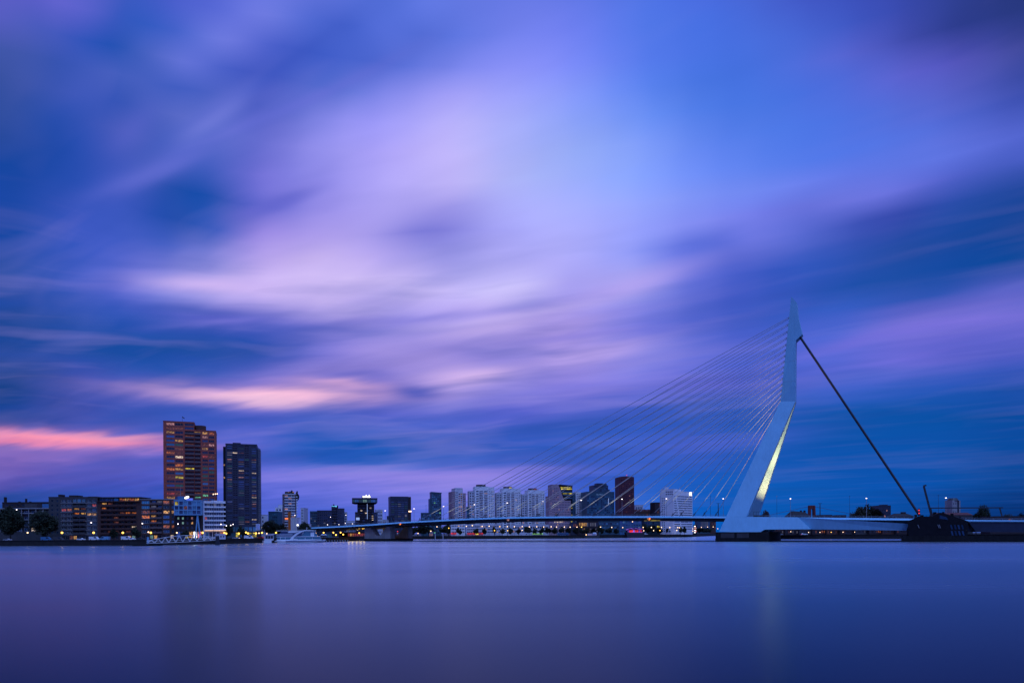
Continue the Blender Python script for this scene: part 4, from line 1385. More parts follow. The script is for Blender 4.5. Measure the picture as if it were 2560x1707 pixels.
# small buildings right of the dark tower
def plain(name, label, cat, A, B, top, dep, mt, nc, nr, table, fm='frame', mull=0, fw=.6, fh=.55, z0=2.5, right=None, capm=None, rec=.25, lit=None, group=None, skip=()):
    b = Bld(name, label, cat, A, B, group=group)
    zt = b.z(top, (A[0] + B[0]) / 2)
    fr = b.grid(.6, b.W - .6, nc, z0, zt - .6, nr, fw, fh, table, fm, mull, lit=lit, skip=skip)
    rg = []
    if right:
        rg = b.grid(.5, dep - .5, right, z0, zt - .6, nr, fw, fh, table, fm, mull)
    b.body(0, b.W, 0, dep, 0, zt, mt, front=fr, right=rg, capmat=capm, rec=rec)
    b.zt = zt
    return b


DK = (('g_navy', .6), ('g_dark', .34), ('w_dim', .06))
plain('corner_house', 'plain pale grey house with few windows right of the dark tower', 'building', (652, 585), (670, 590), 1287, 16, 'lilac', 2, 5, DK, fw=.4, skip={(k, 1) for k in range(5)})
plain('teal_office', 'dim blue green office between the pale grey house and the white block', 'building', (671, 640), (694, 640), 1279, 16, 'teal', 5, 7, (('g_teal', .6), ('g_navy', .4)), fw=.8)
b = plain('white_block', 'white block with three columns of windows left of the roof garden tower', 'building', (688, 660), (713, 662), 1269, 16, 'white', 3, 9, (('g_navy', .8), ('g_blue', .2)), fw=.58, fh=.6)
b.pbox('roof_house', 696, 713, 1261, 1268.5, 3, 10, 'lilac')
# roof garden tower
b = Bld('roof_garden_tower', 'mid rise tower with lit roof garden, dark brick edges and pale balcony bands', 'tower', (709, 600), (741, 604))
zt = b.z(1235, 725)
fr = b.grid(b.u(711.5), b.u(738.5), 3, 3, zt - .2, 15, .9, .6, (('g_navy', .5), ('g_dark', .26), ('g_blue', .12), ('w_dim', .05), ('w_pink', .04), ('w_lav', .03)), 'frame_white', 1, lit={(0, 0): 'w_pink', (8, 2): 'w_warm'})
rg = b.grid(.5, 15.5, 3, 3, zt - 1.2, 15, .8, .55, (('g_dark', .9), ('w_dim', .1)))
b.body(0, b.W, 0, 16, 0, zt, 'plaster', front=fr, right=rg, capmat='white')
for px in (709.4, 738.8):
    b.box('brick_pier', b.u(px), b.u(px + 2.0), -.3, -.004, 0, zt, 'brick_brown')
for k in range(15):
    z = 3 + (zt - 3.2) * k / 15
    b.box('floor_band', b.u(711.5), b.u(738.7), -.25, -.004, z - .2, z + .4, 'white')
    b.box('side_balcony', b.W + .004, b.W + 1.2, .8, 15.2, z - .1, z + .9, 'white')
b.pbox('roof_pavilion', 714, 736, 1228.5, 1233, 2, 10, 'brick_dark')
for px in (723, 734):
    z = b.z(1229.8, px, 1.9)
    b.box('pavilion_lamp', b.u(px - 2.2, 1.9), b.u(px + 2.2, 1.9), 1.75, 1.95, z - .2, z + .25, 'w_warm')
plain('balcony_house', 'pale apartment house with balconies right behind the roof garden tower', 'building', (752, 700), (760, 700), 1270, 14, 'lilac', 2, 9, DK)
plain('grey_gable', 'plain grey gable wall behind the orange sign pylon', 'building', (723.5, 575), (742, 575), 1293.5, 10, 'lilac', 2, 2, DK, skip={(0, 0), (0, 1), (1, 0), (1, 1)})
plain('shop_front', 'low pale shop with a bright white square sign', 'building', (742, 578), (775, 580), 1310, 10, 'lilac', 5, 1, (('g_navy', .7), ('w_pink', .3)))
b = Bld('square_sign', 'small bright white square sign on a dark post by the low shop', 'sign', (741, 565), (746.5, 565))
b.pbox('sign_box', 742, 746, 1310, 1314, 0, .4, 's_white')
b.pbox('post', 743.2, 744.8, 1314.1, None, .1, .3, 'steel_dark')
# orange sign pylon
b = Bld('orange_pylon_sign', 'tall orange steel sign post with a glowing side arm', 'sign', (718, 545), (725.5, 545))
b.pbox('post', 720.5, 725.5, 1282, None, 0, 1.4, 'orange')
b.pbox('post_head', 719.6, 726.0, 1279.5, 1290.5, -.2, 1.6, 'orange')
b.pbox('side_arm', 712.5, 720.3, 1294, 1297.5, .1, .9, 'l_orange')

# office group behind the bridge end
b = Bld('stepped_office', 'dark stepped office group with a cyan neon bar on its top', 'building', (775, 860), (868, 870))
T = (('g_navy', .55), ('g_dark', .4), ('w_lav', .05))
for (p0, p1, py, y0, nc, mt) in ((775, 795, 1278, 8, 4, 'teal'), (793, 830, 1276, 4, 7, 'navy'), (829, 845, 1264, 6, 3, 'black'), (844, 861, 1271, 2, 4, 'navy'), (860.5, 868, 1280, 9, 1, 'lilac')):
    zt = b.z(py, (p0 + p1) / 2, y0)
    x0, x1 = b.u(p0, y0), b.u(p1, y0)
    nr = max(3, int(zt / 3.4))
    b.body(x0, x1, y0, y0 + 16, 0, zt, mt, front=b.grid(x0 + .3, x1 - .3, nc, 2, zt - .8, nr, .86, .5, T, 'frame', 0))
z = b.z(1265, 835, 5.8)
b.box('neon_bar', b.u(829.5, 5.6), b.u(839, 5.6), 5.4, 5.8, z - .35, z + .35, 's_cyan')
m = MB()
m.tube((b.u(840.5, 5.6), 5.3, z), (b.u(840.5, 5.6), 5.8, z), .95, .95, 12)
b.part('neon_disc', m, ['s_cyan'])
m = MB()
m.ball((b.u(834.5, 8), 9, b.z(1261.5, 834.5, 8)), .95)
m.tube((b.u(834.5, 8), 9, b.z(1264.5, 834.5, 8)), (b.u(834.5, 8), 9, b.z(1262, 834.5, 8)), .2)
b.part('radar_dome', m, ['steel_dark'])
plain('pale_roof_hall', 'long pale roofed hall between the stepped office and the top heavy tower', 'building', (866, 800), (889, 800), 1301.5, 14, 'lilac', 6, 2, DK)

# top heavy tower
b = Bld('top_heavy_tower', 'dark tower with a wide overhanging top floor and a glowing white roof sign', 'tower', (881, 700), (943.5, 706))
zs_, z1 = b.z(1258.5, 912), b.z(1246, 912)
x0, x1 = b.u(894.5), b.u(936)
T = (('g_deep', .7), ('g_navy', .26), ('w_dim', .02), ('w_white', .02))
b.body(x0, x1, 0, 18, 0, zs_ - .01, 'black', front=b.grid(x0 + .3, x1 - .3, 7, 2.5, zs_ - .6, 12, .85, .5, T), cap=False, right=b.grid(.5, 17.5, 4, 2.5, zs_ - .6, 12, .85, .5, (('g_teal', .5), ('g_navy', .5))))
m = MB()
xa, xb, xc, xd = b.u(881), b.u(943.5), b.u(888), b.u(940.5)
m.hexa([(xa, -4, zs_ + .9), (xb, -4, zs_ + .9), (xb, 22, zs_ + .9), (xa, 22, zs_ + .9)][::-1], [(xc, -1, zs_), (xd, -1, zs_), (xd, 19, zs_), (xc, 19, zs_)][::-1])
b.part('overhang_soffit', m, ['black'])
fr = b.grid(xa + .4, xb - .4, 12, zs_ + 1.0, z1 - .9, 1, .9, .85, (('w_teal', .55), ('g_teal', .35), ('w_lav', .1)), 'frame', 0, lit={(0, 5): 'w_mint', (0, 6): 'w_mint'})
b.body(xa, xb, -4, 22, zs_ + .905, z1, 'navy', front=fr, name='top_floor_wall', capmat='black')
b.pbox('roof_house', 905.5, 927.5, 1239, 1245.6, -1, 8, 'black')
b.pbox('sign_base', 906.5, 926.5, 1243.2, 1245.4, -1.4, -1.05, 'steel_grey')
zb0 = b.z(1243, 916, -1.5)
for k, (p0, p1, py) in enumerate(((907.2, 909.8, 1239.3), (910.0, 912.3, 1239.4), (912.5, 914.6, 1239.3), (914.8, 915.7, 1236.8), (915.9, 917.4, 1236.6), (917.6, 919.8, 1239.3), (920.0, 922.2, 1239.2), (922.4, 924.2, 1236.4), (924.4, 926.6, 1240))):
    b.box('sign_letter', b.u(p0, -1.5), b.u(p1, -1.5), -1.55, -1.42, zb0, b.z(py, p0, -1.5), 's_white')
m = MB()
m.box(b.u(917.9), b.u(919.0), -.3, -.02, b.z(1297, 918), b.z(1259, 918))
b.part('light_strip', m, ['s_strip'])
T = (('g_navy', .7), ('g_dark', .25), ('w_white', .05))
xq0, xq1 = b.u(888.5, -6), b.u(944.5, -6)
zt = b.z(1281, 915, -6)
b.body(b.u(934, -3), b.u(944.5, -3), -3, 16, 0, b.z(1281, 940, -3), 'navy', front=b.grid(b.u(934.3, -3), b.u(944, -3), 3, 2, zt - .5, 6, .8, .5, T), name='wing_wall')
b.body(b.u(888.5, -3), b.u(899, -3), -3, 16, 0, b.z(1280.5, 893, -3), 'brick_dark', front=b.grid(b.u(888.8, -3), b.u(898.8, -3), 3, 2, zt - .5, 6, .8, .5, T), name='wing_wall')
z = b.z(1296, 895, -3.2)
b.box('blue_sign', b.u(890.5, -3.3), b.u(899, -3.3), -3.3, -3.05, z - 1.4, z + 1.2, 's_strip')
for py in (1289, 1294, 1299):
    z = b.z(py, 932, -.1)
    b.box('stair_lamp', b.u(929.5, -.2), b.u(935, -.2), -.2, -.02, z - .2, z + .2, 'w_white')
plain('glass_office', 'pale lilac glass office just right of the top heavy tower', 'building', (940, 760), (957, 762), 1274, 14, 'lilac', 4, 7, (('g_blue', .7), ('w_lav', .3)), fw=.8, z0=3)
# dark slab tower
b = plain('slab_tower', 'dark square office tower with thin pale window rows left of the first stay cable', 'tower', (976.5, 790), (1021, 796), 1250.5, 20, 'navy', 5, 16, (('g_blue', .5), ('w_lav', .16), ('w_teal', .14), ('g_navy', .2)), fw=.84, fh=.34)
b.box('crown_wall', -.1, b.W + .1, -.1, 20.1, b.zt + .46, b.z(1240.5, 1000), 'navy')
b.box('east_wing', b.W + .13, b.u(1028, 4), 4, 20, 0, b.z(1241.5, 1024, 4), 'brick_dark')
b.pbox('lit_panel', 1012.5, 1017.5, 1286, 1291, -.3, -.02, 'w_lav')
for px in (1023.3, 1027.2):
    z = b.z(1277.8, px, 3.7)
    m = MB()
    m.ball((b.u(px, 3.5), 3.4, z), .8)
    b.part('wall_lamp', m, ['l_small'])
plain('annex', 'low dark annex at the left foot of the square office tower', 'building', (967, 782), (981, 782), 1290, 14, 'navy', 4, 4, (('g_navy', .8), ('g_blue', .2)), fw=.8)
plain('low_grey_row', 'low grey row of shops behind the bridge deck left of the square office tower', 'building', (935, 770), (967, 770), 1299, 12, 'lilac', 9, 3, DK)
# slim teal tower
b = plain('slim_glass_tower', 'slim blue green glass tower with slanted top behind the first cables', 'tower', (1079, 840), (1104, 843), 1233, 16, 'teal', 5, 20, (('g_teal', .6), ('g_navy', .35), ('w_green', .05)), 'frame', 0, .86, .7)
m = MB()
m.prism_y([(-.2, b.zt + .46), (b.W + .6, b.zt + .46), (b.W + .9, b.zt + 1.0), (-.2, b.zt + 2.1)], -.2, 16)
b.part('slanted_crown', m, ['teal'])
b.pbox('side_wing', 1075, 1079.2, 1246, None, .5, 15, 'teal')
plain('teal_annex', 'low blue green block at the left foot of the slim glass tower', 'building', (1053, 830), (1079, 832), 1282, 15, 'teal', 6, 6, (('g_teal', .6), ('g_navy', .4)), 'frame', 0, .86, .65)
# ------------------------------------------------------------------ north bank towers behind the cables
WT = (('g_navy', .62), ('g_dark', .33), ('w_pink', .03), ('w_warm', .02))
# pink brick tower
b = Bld('pink_tower', 'pink brick tower with a raised middle and lit shaft, leftmost behind the cables', 'tower', (1131, 790), (1166, 796))
zt, zm, zf = b.z(1229.5, 1148), b.z(1221, 1148), b.z(1314, 1148)
x1, x2 = b.u(1138), b.u(1157.5)
T = (('g_navy', .5), ('g_blue', .25), ('w_lav', .15), ('w_dim', .1))
b.body(0, x1, 1, 16, 0, zt, 'brick_pink', front=b.grid(.2, x1 - .2, 2, 3, zt - .8, 18, .5, .5, WT))
b.body(x1 + .02, x2, 0, 15, 0, zm, 'lilac', front=b.grid(x1 + .3, b.u(1146), 3, 3, zm - 3.5, 19, .66, .6, T) + b.grid(b.u(1146.5), x2 - .3, 2, 3, zm - 5, 19, .8, .55, (('w_dim', .5), ('g_dark', .25), ('w_pink', .15), ('w_warm', .1)), 'brick_pink'))
b.body(x2 + .02, b.W, 1.5, 16, 0, b.z(1233, 1162), 'brick_pink', front=b.grid(x2 + .3, b.W - .2, 2, 3, zt - 4, 17, .6, .5, T))
b.pbox('roof_house', 1140, 1156, 1219, 1220.5, 2, 9, 'lilac')
plain('teal_infill', 'low teal block between the pink brick tower and the first white tower', 'building', (1166, 800), (1174, 800), 1268, 14, 'teal', 3, 8, (('g_teal', .5), ('g_navy', .5)), fw=.8)


def white_tower(label, pxl, pxc, pxr, pxe, yl, yt, yd, dr0, dr1, D, drum):
    """white residential tower: low left wing, main front with balcony recesses, bright right face, roof drum"""
    b = Bld('white_tower', label, 'tower', (pxl, D), (pxr, D + 4), group='white towers behind the stay cables')
    xc = b.u(pxc)
    zl, zt = b.z(yl, pxl), b.z(yt, pxc)
    nr = 18
    b.body(0, xc - .02, 2, 17, 0, zl, 'lilac', front=b.grid(.3, xc - .5, 2, 2.5, zl - 1, nr - 2, .6, .5, WT, lit=None))
    W = b.W
    fr = b.grid(xc + 1.4, xc + (W - xc) * .30, 1, 2.5, zt - 4, nr, .9, .5, WT)
    fr += b.grid(xc + (W - xc) * .34, xc + (W - xc) * .62, 1, 2.5, zt - 4, nr, .96, .62, (('g_deep', .9), ('w_dim', .1)), kind='bal')
    fr += b.grid(xc + (W - xc) * .70, W - .5, 1, 2.5, zt - 4, nr, .9, .62, (('g_deep', .88), ('w_dim', .06), ('w_warm', .06)), kind='bal')
    b.body(xc, W, 0, 18, 0, zt, 'white', front=fr, bmat='lilac', brec=1.5)
    # the right face swings towards the light
    xe = b.u(pxe, 5)
    ang = math.atan2(5, xe - W)
    L = math.hypot(5, xe - W)
    n = Bld.__new__(Bld)
    m = MB()
    m.prism_z([(W + .03, .05), (xe, 5), (xe, 18), (W + .03, 18)], 0, zt - .05)
    wing = b.part('right_wing', m, ['white'])
    cw = win_mesh(1.0, 1.35, 'g_navy', 'frame', 0, 0)
    cl = win_mesh(1.0, 1.35, 'w_warm', 'frame', 0, 0)
    for r in range(nr):
        z = 2.9 + (zt - 6) * r / nr
        for k in range(3):
            f = (k + .6) / 3.3
            px_, py_ = W + (xe - W) * f, 5 * f
            obj('window', cl if rnd.random() < .05 else cw, b.root, (px_ + math.sin(ang) * .07, py_ - math.cos(ang) * .07, z), ang)
    bm = bal_mesh(2.6, 1.1, 'lilac', 1.0)
    for r in range(nr):
        z = 2.6 + (zt - 6) * r / nr
        obj('balcony', bm, b.root, (xe + .02, 7.5, z), math.pi / 2)
    cxx = b.u((dr0 + dr1) / 2, 7)
    rr = (b.u(dr1, 7) - b.u(dr0, 7)) / 2
    m = MB()
    m.prism_z([(cxx + rr * math.cos(i * math.pi / 10), 8 + rr * math.sin(i * math.pi / 10)) for i in range(20)], zt + .45, b.z(yd, dr0, 4))
    b.part('roof_drum', m, ['brick_dark'])
    if drum:
        z = b.z(yd + 2.8, dr1, 1)
        b.box('drum_lamp', b.u(dr1 - 7, 1), b.u(dr1 - 1, 1), 8 - rr - .25, 8 - rr + .1 if rr < 7.8 else .3, z - .5, z + .5, drum)
    return b


white_tower('leftmost and tallest of the three white towers with roof drums', 1173.5, 1187.5, 1221, 1236, 1227.5, 1216.5, 1211, 1191, 1215, 800, None)
white_tower('middle one of the three white towers, a yellow light on its roof drum', 1242.5, 1256.5, 1288, 1302, 1231.5, 1220.8, 1216, 1259, 1281, 812, 'w_yellow')
white_tower('rightmost of the three white towers, a red light on its roof drum', 1306, 1320, 1348, 1362, 1235.5, 1225, 1220, 1321.5, 1343, 824, 'w_red')
plain('infill_house', 'low grey house in the gap between the left and middle white towers', 'building', (1234, 830), (1245, 830), 1295, 12, 'plaster_grey', 3, 5, WT)
plain('infill_house', 'low grey house in the gap right of the rightmost white tower', 'building', (1361, 840), (1375, 840), 1296, 12, 'plaster_grey', 4, 5, WT)

# building with the black wedge
b = Bld('wedge_building', 'pale pink stone office with a slanted black glass wedge and yellow lit floors', 'building', (1373.5, 770), (1432, 776))
zl, zt, zr = b.z(1240, 1376), b.z(1211.5, 1390), b.z(1251, 1420)
xa, xb = b.u(1380.5), b.u(1432)
T = (('g_navy', .93), ('w_pink', .04), ('w_warm', .03))
b.body(0, xa - .02, 0.3, 16, 0, zl, 'brick_pink', front=b.grid(.3, xa - .3, 2, 2.5, zl - .6, 14, .45, .5, T))
fr = b.grid(xa + .2, b.u(1412), 8, 2.5, zr - .5, 13, .46, .5, T, lit={(8, k): 'w_white' for k in range(1, 7)})
fr += b.grid(xa + .4, b.u(1397.5), 4, zr, zt - 3, 6, .5, .5, T)
fr += b.grid(b.u(1412.5), b.u(1427), 4, 2.5, zr - .5, 13, .46, .5, T)
zz = zt
x97, x02, x10 = b.u(1397), b.u(1402), b.u(1411)
b.body(xa, x97, 0, 17, zr + .01, zt, 'brick_pink', front=[q for q in fr if q[2] >= zr - .2 and q[1] < x97 + .3], name='upper_wall')
b.body(xa, b.u(1427.3), 0, 17, 0, zr, 'brick_pink', front=[q for q in fr if q[3] < zr], cap=False)
m = MB()      # stone flank that follows the slanted cut
m.prism_y([(x97 + .02, zr + .01), (x10, zr + .01), (x97 + .02, zt)], 0, 17)
b.part('slanted_flank', m, ['brick_pink'])
m = MB()
m.prism_y([(x97 + .6, zt - .4), (x10 + .4, zr + .2), (xb, zr + .2), (xb, zt - 1.2), (x97 + .8, zt - .1)], .4, 16)
wd = b.part('glass_wedge', m, ['black'])
m = MB()
m.prism_y([(x97 + .3, zt + .05), (xb + .2, zt - 1.0), (xb + .2, zt - .5), (x97 + .3, zt + .5)], -.3, 16.5)
b.part('wedge_roof', m, ['black'])
nfl = 9
for k in range(nfl):
    z = zr + .8 + (zt - zr - 2.5) * k / nfl
    f = (z - zr) / (zt - zr)
    xl = x10 + (x97 - x10) * f + 1.2
    b.box('glazing_band', xl, xb - .4, .15, .38, z, z + 1.0, ('w_yellow' if k in (4, 7, 8) else 'g_teal' if k % 2 else 'g_deep'))
b.box('black_flank', b.u(1427.5), xb, .35, 16, 0, zr + .19, 'black')
for k in range(9):
    z = 3 + (zr - 4) * k / 9
    b.box('glazing_band', b.u(1428), xb - .2, .12, .33, z, z + 1.1, 'w_yellow' if k in (2, 3, 5, 7) else 'g_teal')

# slim balcony tower
b = Bld('balcony_tower', 'slim pale blue apartment tower with stacked balconies right of the black wedge', 'tower', (1432.5, 840), (1457, 843))
zt = b.z(1230.5, 1446)
b.body(0, b.u(1440), 1, 15, 0, b.z(1232, 1436), 'teal', front=b.grid(.2, b.u(1440) - .2, 2, 3, zt - 2, 18, .8, .6, (('g_blue', .6), ('g_teal', .4))))
b.body(b.u(1440) + .02, b.u(1453), 0, 15, 0, zt, 'white', front=b.grid(b.u(1441), b.u(1446), 1, 3, zt - 1, 18, .6, .5, WT) + b.grid(b.u(1446.3), b.u(1452.6), 1, 3, zt - 1, 18, .95, .6, (('g_deep', 1),), kind='bal'), bmat='white')
b.body(b.u(1453) + .02, b.W, 2, 15, 0, b.z(1234, 1455), 'lilac', front=b.grid(b.u(1453.4), b.W - .2, 1, 3, zt - 3, 18, .7, .5, WT))
plain('dark_infill', 'narrow dark block between the slim balcony tower and the teal office tower', 'building', (1457.5, 835), (1468, 836), 1251, 14, 'navy', 3, 11, (('g_navy', .8), ('g_dark', .2)))

# teal office tower with letters
b = Bld('teal_tower', 'broad dark teal office tower with stepped top and faint letters near the roof', 'tower', (1467.5, 815), (1536.5, 822))
zt = b.z(1229.5, 1500)
T = (('g_teal', .5), ('g_navy', .45), ('w_teal', .05))
b.body(0, b.W, 0, 24, 0, zt, 'teal', front=b.grid(.4, b.W - .4, 14, 2.5, zt - 4.5, 19, .9, .62, T, 'teal'))
x0, x1 = b.u(1484.5, 3), b.u(1521, 3)
z2 = b.z(1213.5, 1500, 3)
b.body(x0, x1, 3, 20, zt + .46, z2, 'navy', front=b.grid(x0 + .4, x1 - .4, 7, zt + 1.0, z2 - .5, 4, .86, .6, T, 'teal'), name='upper_wall')
b.pbox('roof_house', 1492.5, 1508, 1207.5, 1213.4, 5, 14, 'navy')
b.pbox('roof_house', 1508.3, 1517.5, 1208.5, 1213.4, 6, 14, 'teal')
b.box('terrace_wall', x1 + .05, b.u(1525, 4), 4, 18, zt + .46, b.z(1223, 1523, 4), 'teal')
b.pbox('light_strip', 1521.2, 1522.2, 1245, 1262, -.2, -.02, 's_strip')
try:
    cu = bpy.data.curves.new('sign_text', 'FONT')
    cu.body = 'De Maas'
    cu.size = 4.2
    cu.extrude = 0.08
    to = bpy.data.objects.new('sign_text', cu)
    me = to.to_mesh()
    me2 = me.copy()
    to.to_mesh_clear()
    bpy.data.objects.remove(to)
    wx = max(v.co.x for v in me2.vertices)
    k = (b.u(1508) - b.u(1491)) / wx
    for v in me2.vertices:
        v.co = (v.co.x * k, -v.co.z, v.co.y * k)
    me2.materials.clear()
    me2.materials.append(M['s_letters'])
    so = obj('sign_letters', me2, b.root, (b.u(1491.5), -.12, b.z(1237.4, 1491)), 0)
except Exception as e:
    print('text failed', e)

# dark red tower
b = Bld('maroon_tower', 'tall slender maroon tower with rounded top and a red roof lamp', 'tower', (1547.5, 860), (1586, 862))
zt = b.z(1192, 1566)
fr = b.grid(.5, b.W - .5, 9, 2.5, zt - 2.5, 27, .62, .5, (('brick_dark', .68), ('g_dark', .14), ('g_deep', .12), ('w_pink', .03), ('w_dim', .03)), 'brick_maroon')
b.body(0, b.W, 0, 19, 0, zt, 'brick_maroon', front=fr, cap=False)
m = MB()
arc = [(b.W * (1 - i / 12), zt + 1.6 * math.sin(math.pi * (0.12 + .76 * i / 12)) - .58) for i in range(13)]
m.prism_y([(b.W, zt + .003), *[(x, max(z, zt + .004)) for x, z in arc][1:-1], (0, zt + .003)][::-1], .2, 18.8)
b.part('curved_crown', m, ['brick_maroon'])
m = MB()
m.tube((b.u(1569.5), 4, zt + .6), (b.u(1569.5), 4, zt + 2.3), .1)
b.part('lamp_pole', m, ['steel_dark'])
m = MB()
m.ball((b.u(1569.5), 4, zt + 2.6), .55)
b.part('red_lamp', m, ['l_red'])

plain('small_box_building', 'small pale block just right of the maroon tower', 'building', (1589, 900), (1608, 900), 1262.5, 12, 'lilac', 4, 5, (('g_blue', .6), ('g_navy', .4)))
b = plain('brick_terrace', 'low red brick terrace with gabled roofs right of the maroon tower', 'building', (1586, 870), (1640, 874), 1279, 14, 'brick_brown', 14, 3, (('g_dark', .8), ('w_dim', .2)))
m = MB()
n_ = 5
for k in range(n_):
    xg0, xg1 = b.W * k / n_ + .2, b.W * (k + 1) / n_ - .2
    m.prism_y([(xg0, b.zt + .46), (xg1, b.zt + .46), ((xg0 + xg1) / 2, b.zt + 3.4)], 0, 14)
    b.part('gable_roof', m, ['roof_red'])
    m = MB()
plain('dark_brick_block', 'dark brick block with sloping corner left of the white banded building', 'building', (1638, 850), (1653, 852), 1256, 14, 'brick_dark', 3, 8, (('g_dark', .85), ('w_dim', .15)))

# white ship like building
b = Bld('white_slash_building', 'big white banded office with a diagonal slash and a lit sign at its corner', 'building', (1653, 800), (1684.5, 790))
zt = b.z(1223, 1670)
T = (('g_navy', .8), ('g_blue', .2))
fr = b.grid(b.u(1654), b.u(1663), 2, 2.5, zt - 9, 16, .55, .5, T)
fr += b.grid(b.u(1664), b.u(1683), 4, zt - 7, zt - 1.6, 2, .7, .5, T)
b.body(0, b.W, 0, 20, 0, zt, 'white', front=fr, cap=True)
b.box('roof_house', b.u(1662, 4), b.u(1668, 4), 4, 8, zt + .46, zt + 3, 'lilac')
# right front: bands of glass between white strips
b2 = Bld('tmp', 'tmp', 'tmp', (1684.5, 790), (1731.5, 812))
rt = b2.root
zr = b2.z(1229, 1708)
ops = []
nr = 15
for r in range(nr):
    z = 6 + (zr - 9.5) * r / nr
    f = r / nr
    cut = b2.u(1689 + 14 * (1 - f) + 0)            # the slash
    for a0, a1 in ((b2.u(1686), cut - .4), (cut + 1.6, b2.W - .6)):
        n = max(1, int((a1 - a0) / 7))
        for k in range(n):
            ops.append((a0 + (a1 - a0) * k / n, a0 + (a1 - a0) * (k + 1) / n - .12, z, z + (zr - 9.5) / nr * .42, pick((('g_navy', .8), ('g_blue', .2))), 'frame_white', 0, 0, 'win'))
dy = b2.yaw - b.yaw
b2.body(0.02, b2.W, 0, 20, 0, zr, 'white', front=ops, name='banded_wall')
b2.pbox('lit_sign', 1725, 1730, 1230.3, 1238.5, -.5, -.05, 's_white')
for ch in list(rt.children):
    mw = Matrix.Translation(rt.location) @ Matrix.Rotation(rt.rotation_euler.z, 4, 'Z') @ Matrix.Translation(ch.location) @ Matrix.Rotation(ch.rotation_euler.z, 4, 'Z')
    inv = (Matrix.Translation(b.root.location) @ Matrix.Rotation(b.root.rotation_euler.z, 4, 'Z')).inverted()
    lm = inv @ mw
    ch.parent = b.root
    ch.location = lm.to_translation()
    ch.rotation_euler = (0, 0, lm.to_euler().z)
bpy.data.objects.remove(rt)

# ------------------------------------------------------------------ low buildings seen below the deck
b = plain('quay_hall', 'white low hall with a red neon strip under the leftmost cables', 'building', (1127, 750), (1163, 750), 1309, 12, 'white', 8, 3, (('g_navy', .85), ('w_warm', .15)), fw=.7, fh=.45)
b.box('neon_strip', b.u(1128), b.u(1141), -1.0, -.3, 2.2, 3.6, 's_red')
b = plain('quay_hall', 'long white low hall with the longest red neon strip on the far quay', 'building', (1166, 750), (1252, 752), 1311, 12, 'lilac', 18, 3, (('g_navy', .85), ('w_warm', .15)), fw=.8, fh=.4)
b.box('neon_strip', b.u(1168), b.u(1208), -1.2, -.3, 2.0, 3.4, 's_red')
b.box('neon_lettering', b.u(1189), b.u(1196), -1.5, -1.25, 1.6, 2.6, 'w_yellow')
b = plain('quay_hall', 'pale low hall with a green glowing ground floor below the white towers', 'building', (1280, 752), (1372, 754), 1312, 12, 'lilac', 16, 2, (('g_navy', .85), ('w_pink', .15)), fw=.75, fh=.45)
b.box('green_glow_strip', b.u(1331), b.u(1357), -.8, -.2, 1.4, 2.4, 's_green')
b = plain('lit_school', 'low building with a row of warm lit windows below the bridge deck', 'building', (1446, 760), (1496, 762), 1302, 12, 'brick_dark', 12, 2, (('w_lav', .6), ('g_navy', .4)), 'frame', 0, .72, .62, lit={**{(0, k): 'w_warm' for k in range(0, 5)}, (1, 1): 'w_dim', (1, 3): 'w_warm', (1, 5): 'w_orange', (1, 6): 'w_orange'})
plain('dark_shed', 'dark shed left of the row of warm lit windows', 'building', (1427, 765), (1447, 765), 1305, 12, 'navy', 4, 2, (('g_navy', .8), ('w_dim', .2)))
plain('low_teal_office', 'dim teal low office right of the row of warm lit windows', 'building', (1497, 770), (1548, 772), 1303, 12, 'teal', 9, 3, (('g_teal', .6), ('g_navy', .4)), fw=.85)
plain('glass_pavilion', 'blue glass pavilion behind the purple lit party boat', 'building', (1549, 800), (1604, 803), 1300, 14, 'blue_dark', 8, 4, (('g_blue', .7), ('g_teal', .3)), fw=.9, fh=.7)
b = plain('lit_hall', 'dark hall with one yellow lit floor right of the glass pavilion', 'building', (1612, 820), (1684, 824), 1301, 14, 'teal', 12, 3, (('g_teal', .5), ('g_navy', .5)), fw=.9, fh=.6, lit={(1, k): 'w_yellow' for k in range(5, 9)})
b = Bld('light_column', 'glittering red and white advertising column at the quay near the pylon', 'sign', (1735, 900), (1742.5, 900))
b.pbox('column_core', 1735, 1742.5, 1311, None, 0, 3, 'brick_dark')
for k in range(7):
    py = 1314 + k * 2.6
    b.pbox('light_panel', 1735.6 + (k % 2) * 1.5, 1739 + (k % 3), py, py + 1.9, -.4, -.02, ('s_white', 's_pink', 'w_white', 's_red', 's_white', 's_pink', 's_white')[k])
b = plain('columned_house', 'pale glass front with bright vertical light strips left of the pylon leg', 'building', (1745, 1100), (1775, 1102), 1302, 14, 'teal', 9, 1, (('g_blue', 1),), fw=.7, fh=.8, z0=8)
for k in range(6):
    px = 1753 + k * 3.2
    b.pbox('light_strip', px, px + .8, 1303.5, 1317, -.4, -.05, 'w_lav')
plain('reddish_house', 'small reddish house directly left of the pylon leg', 'building', (1775, 1140), (1790, 1140), 1304, 12, 'brick_brown', 4, 2, (('g_dark', .8), ('w_dim', .2)), z0=7)
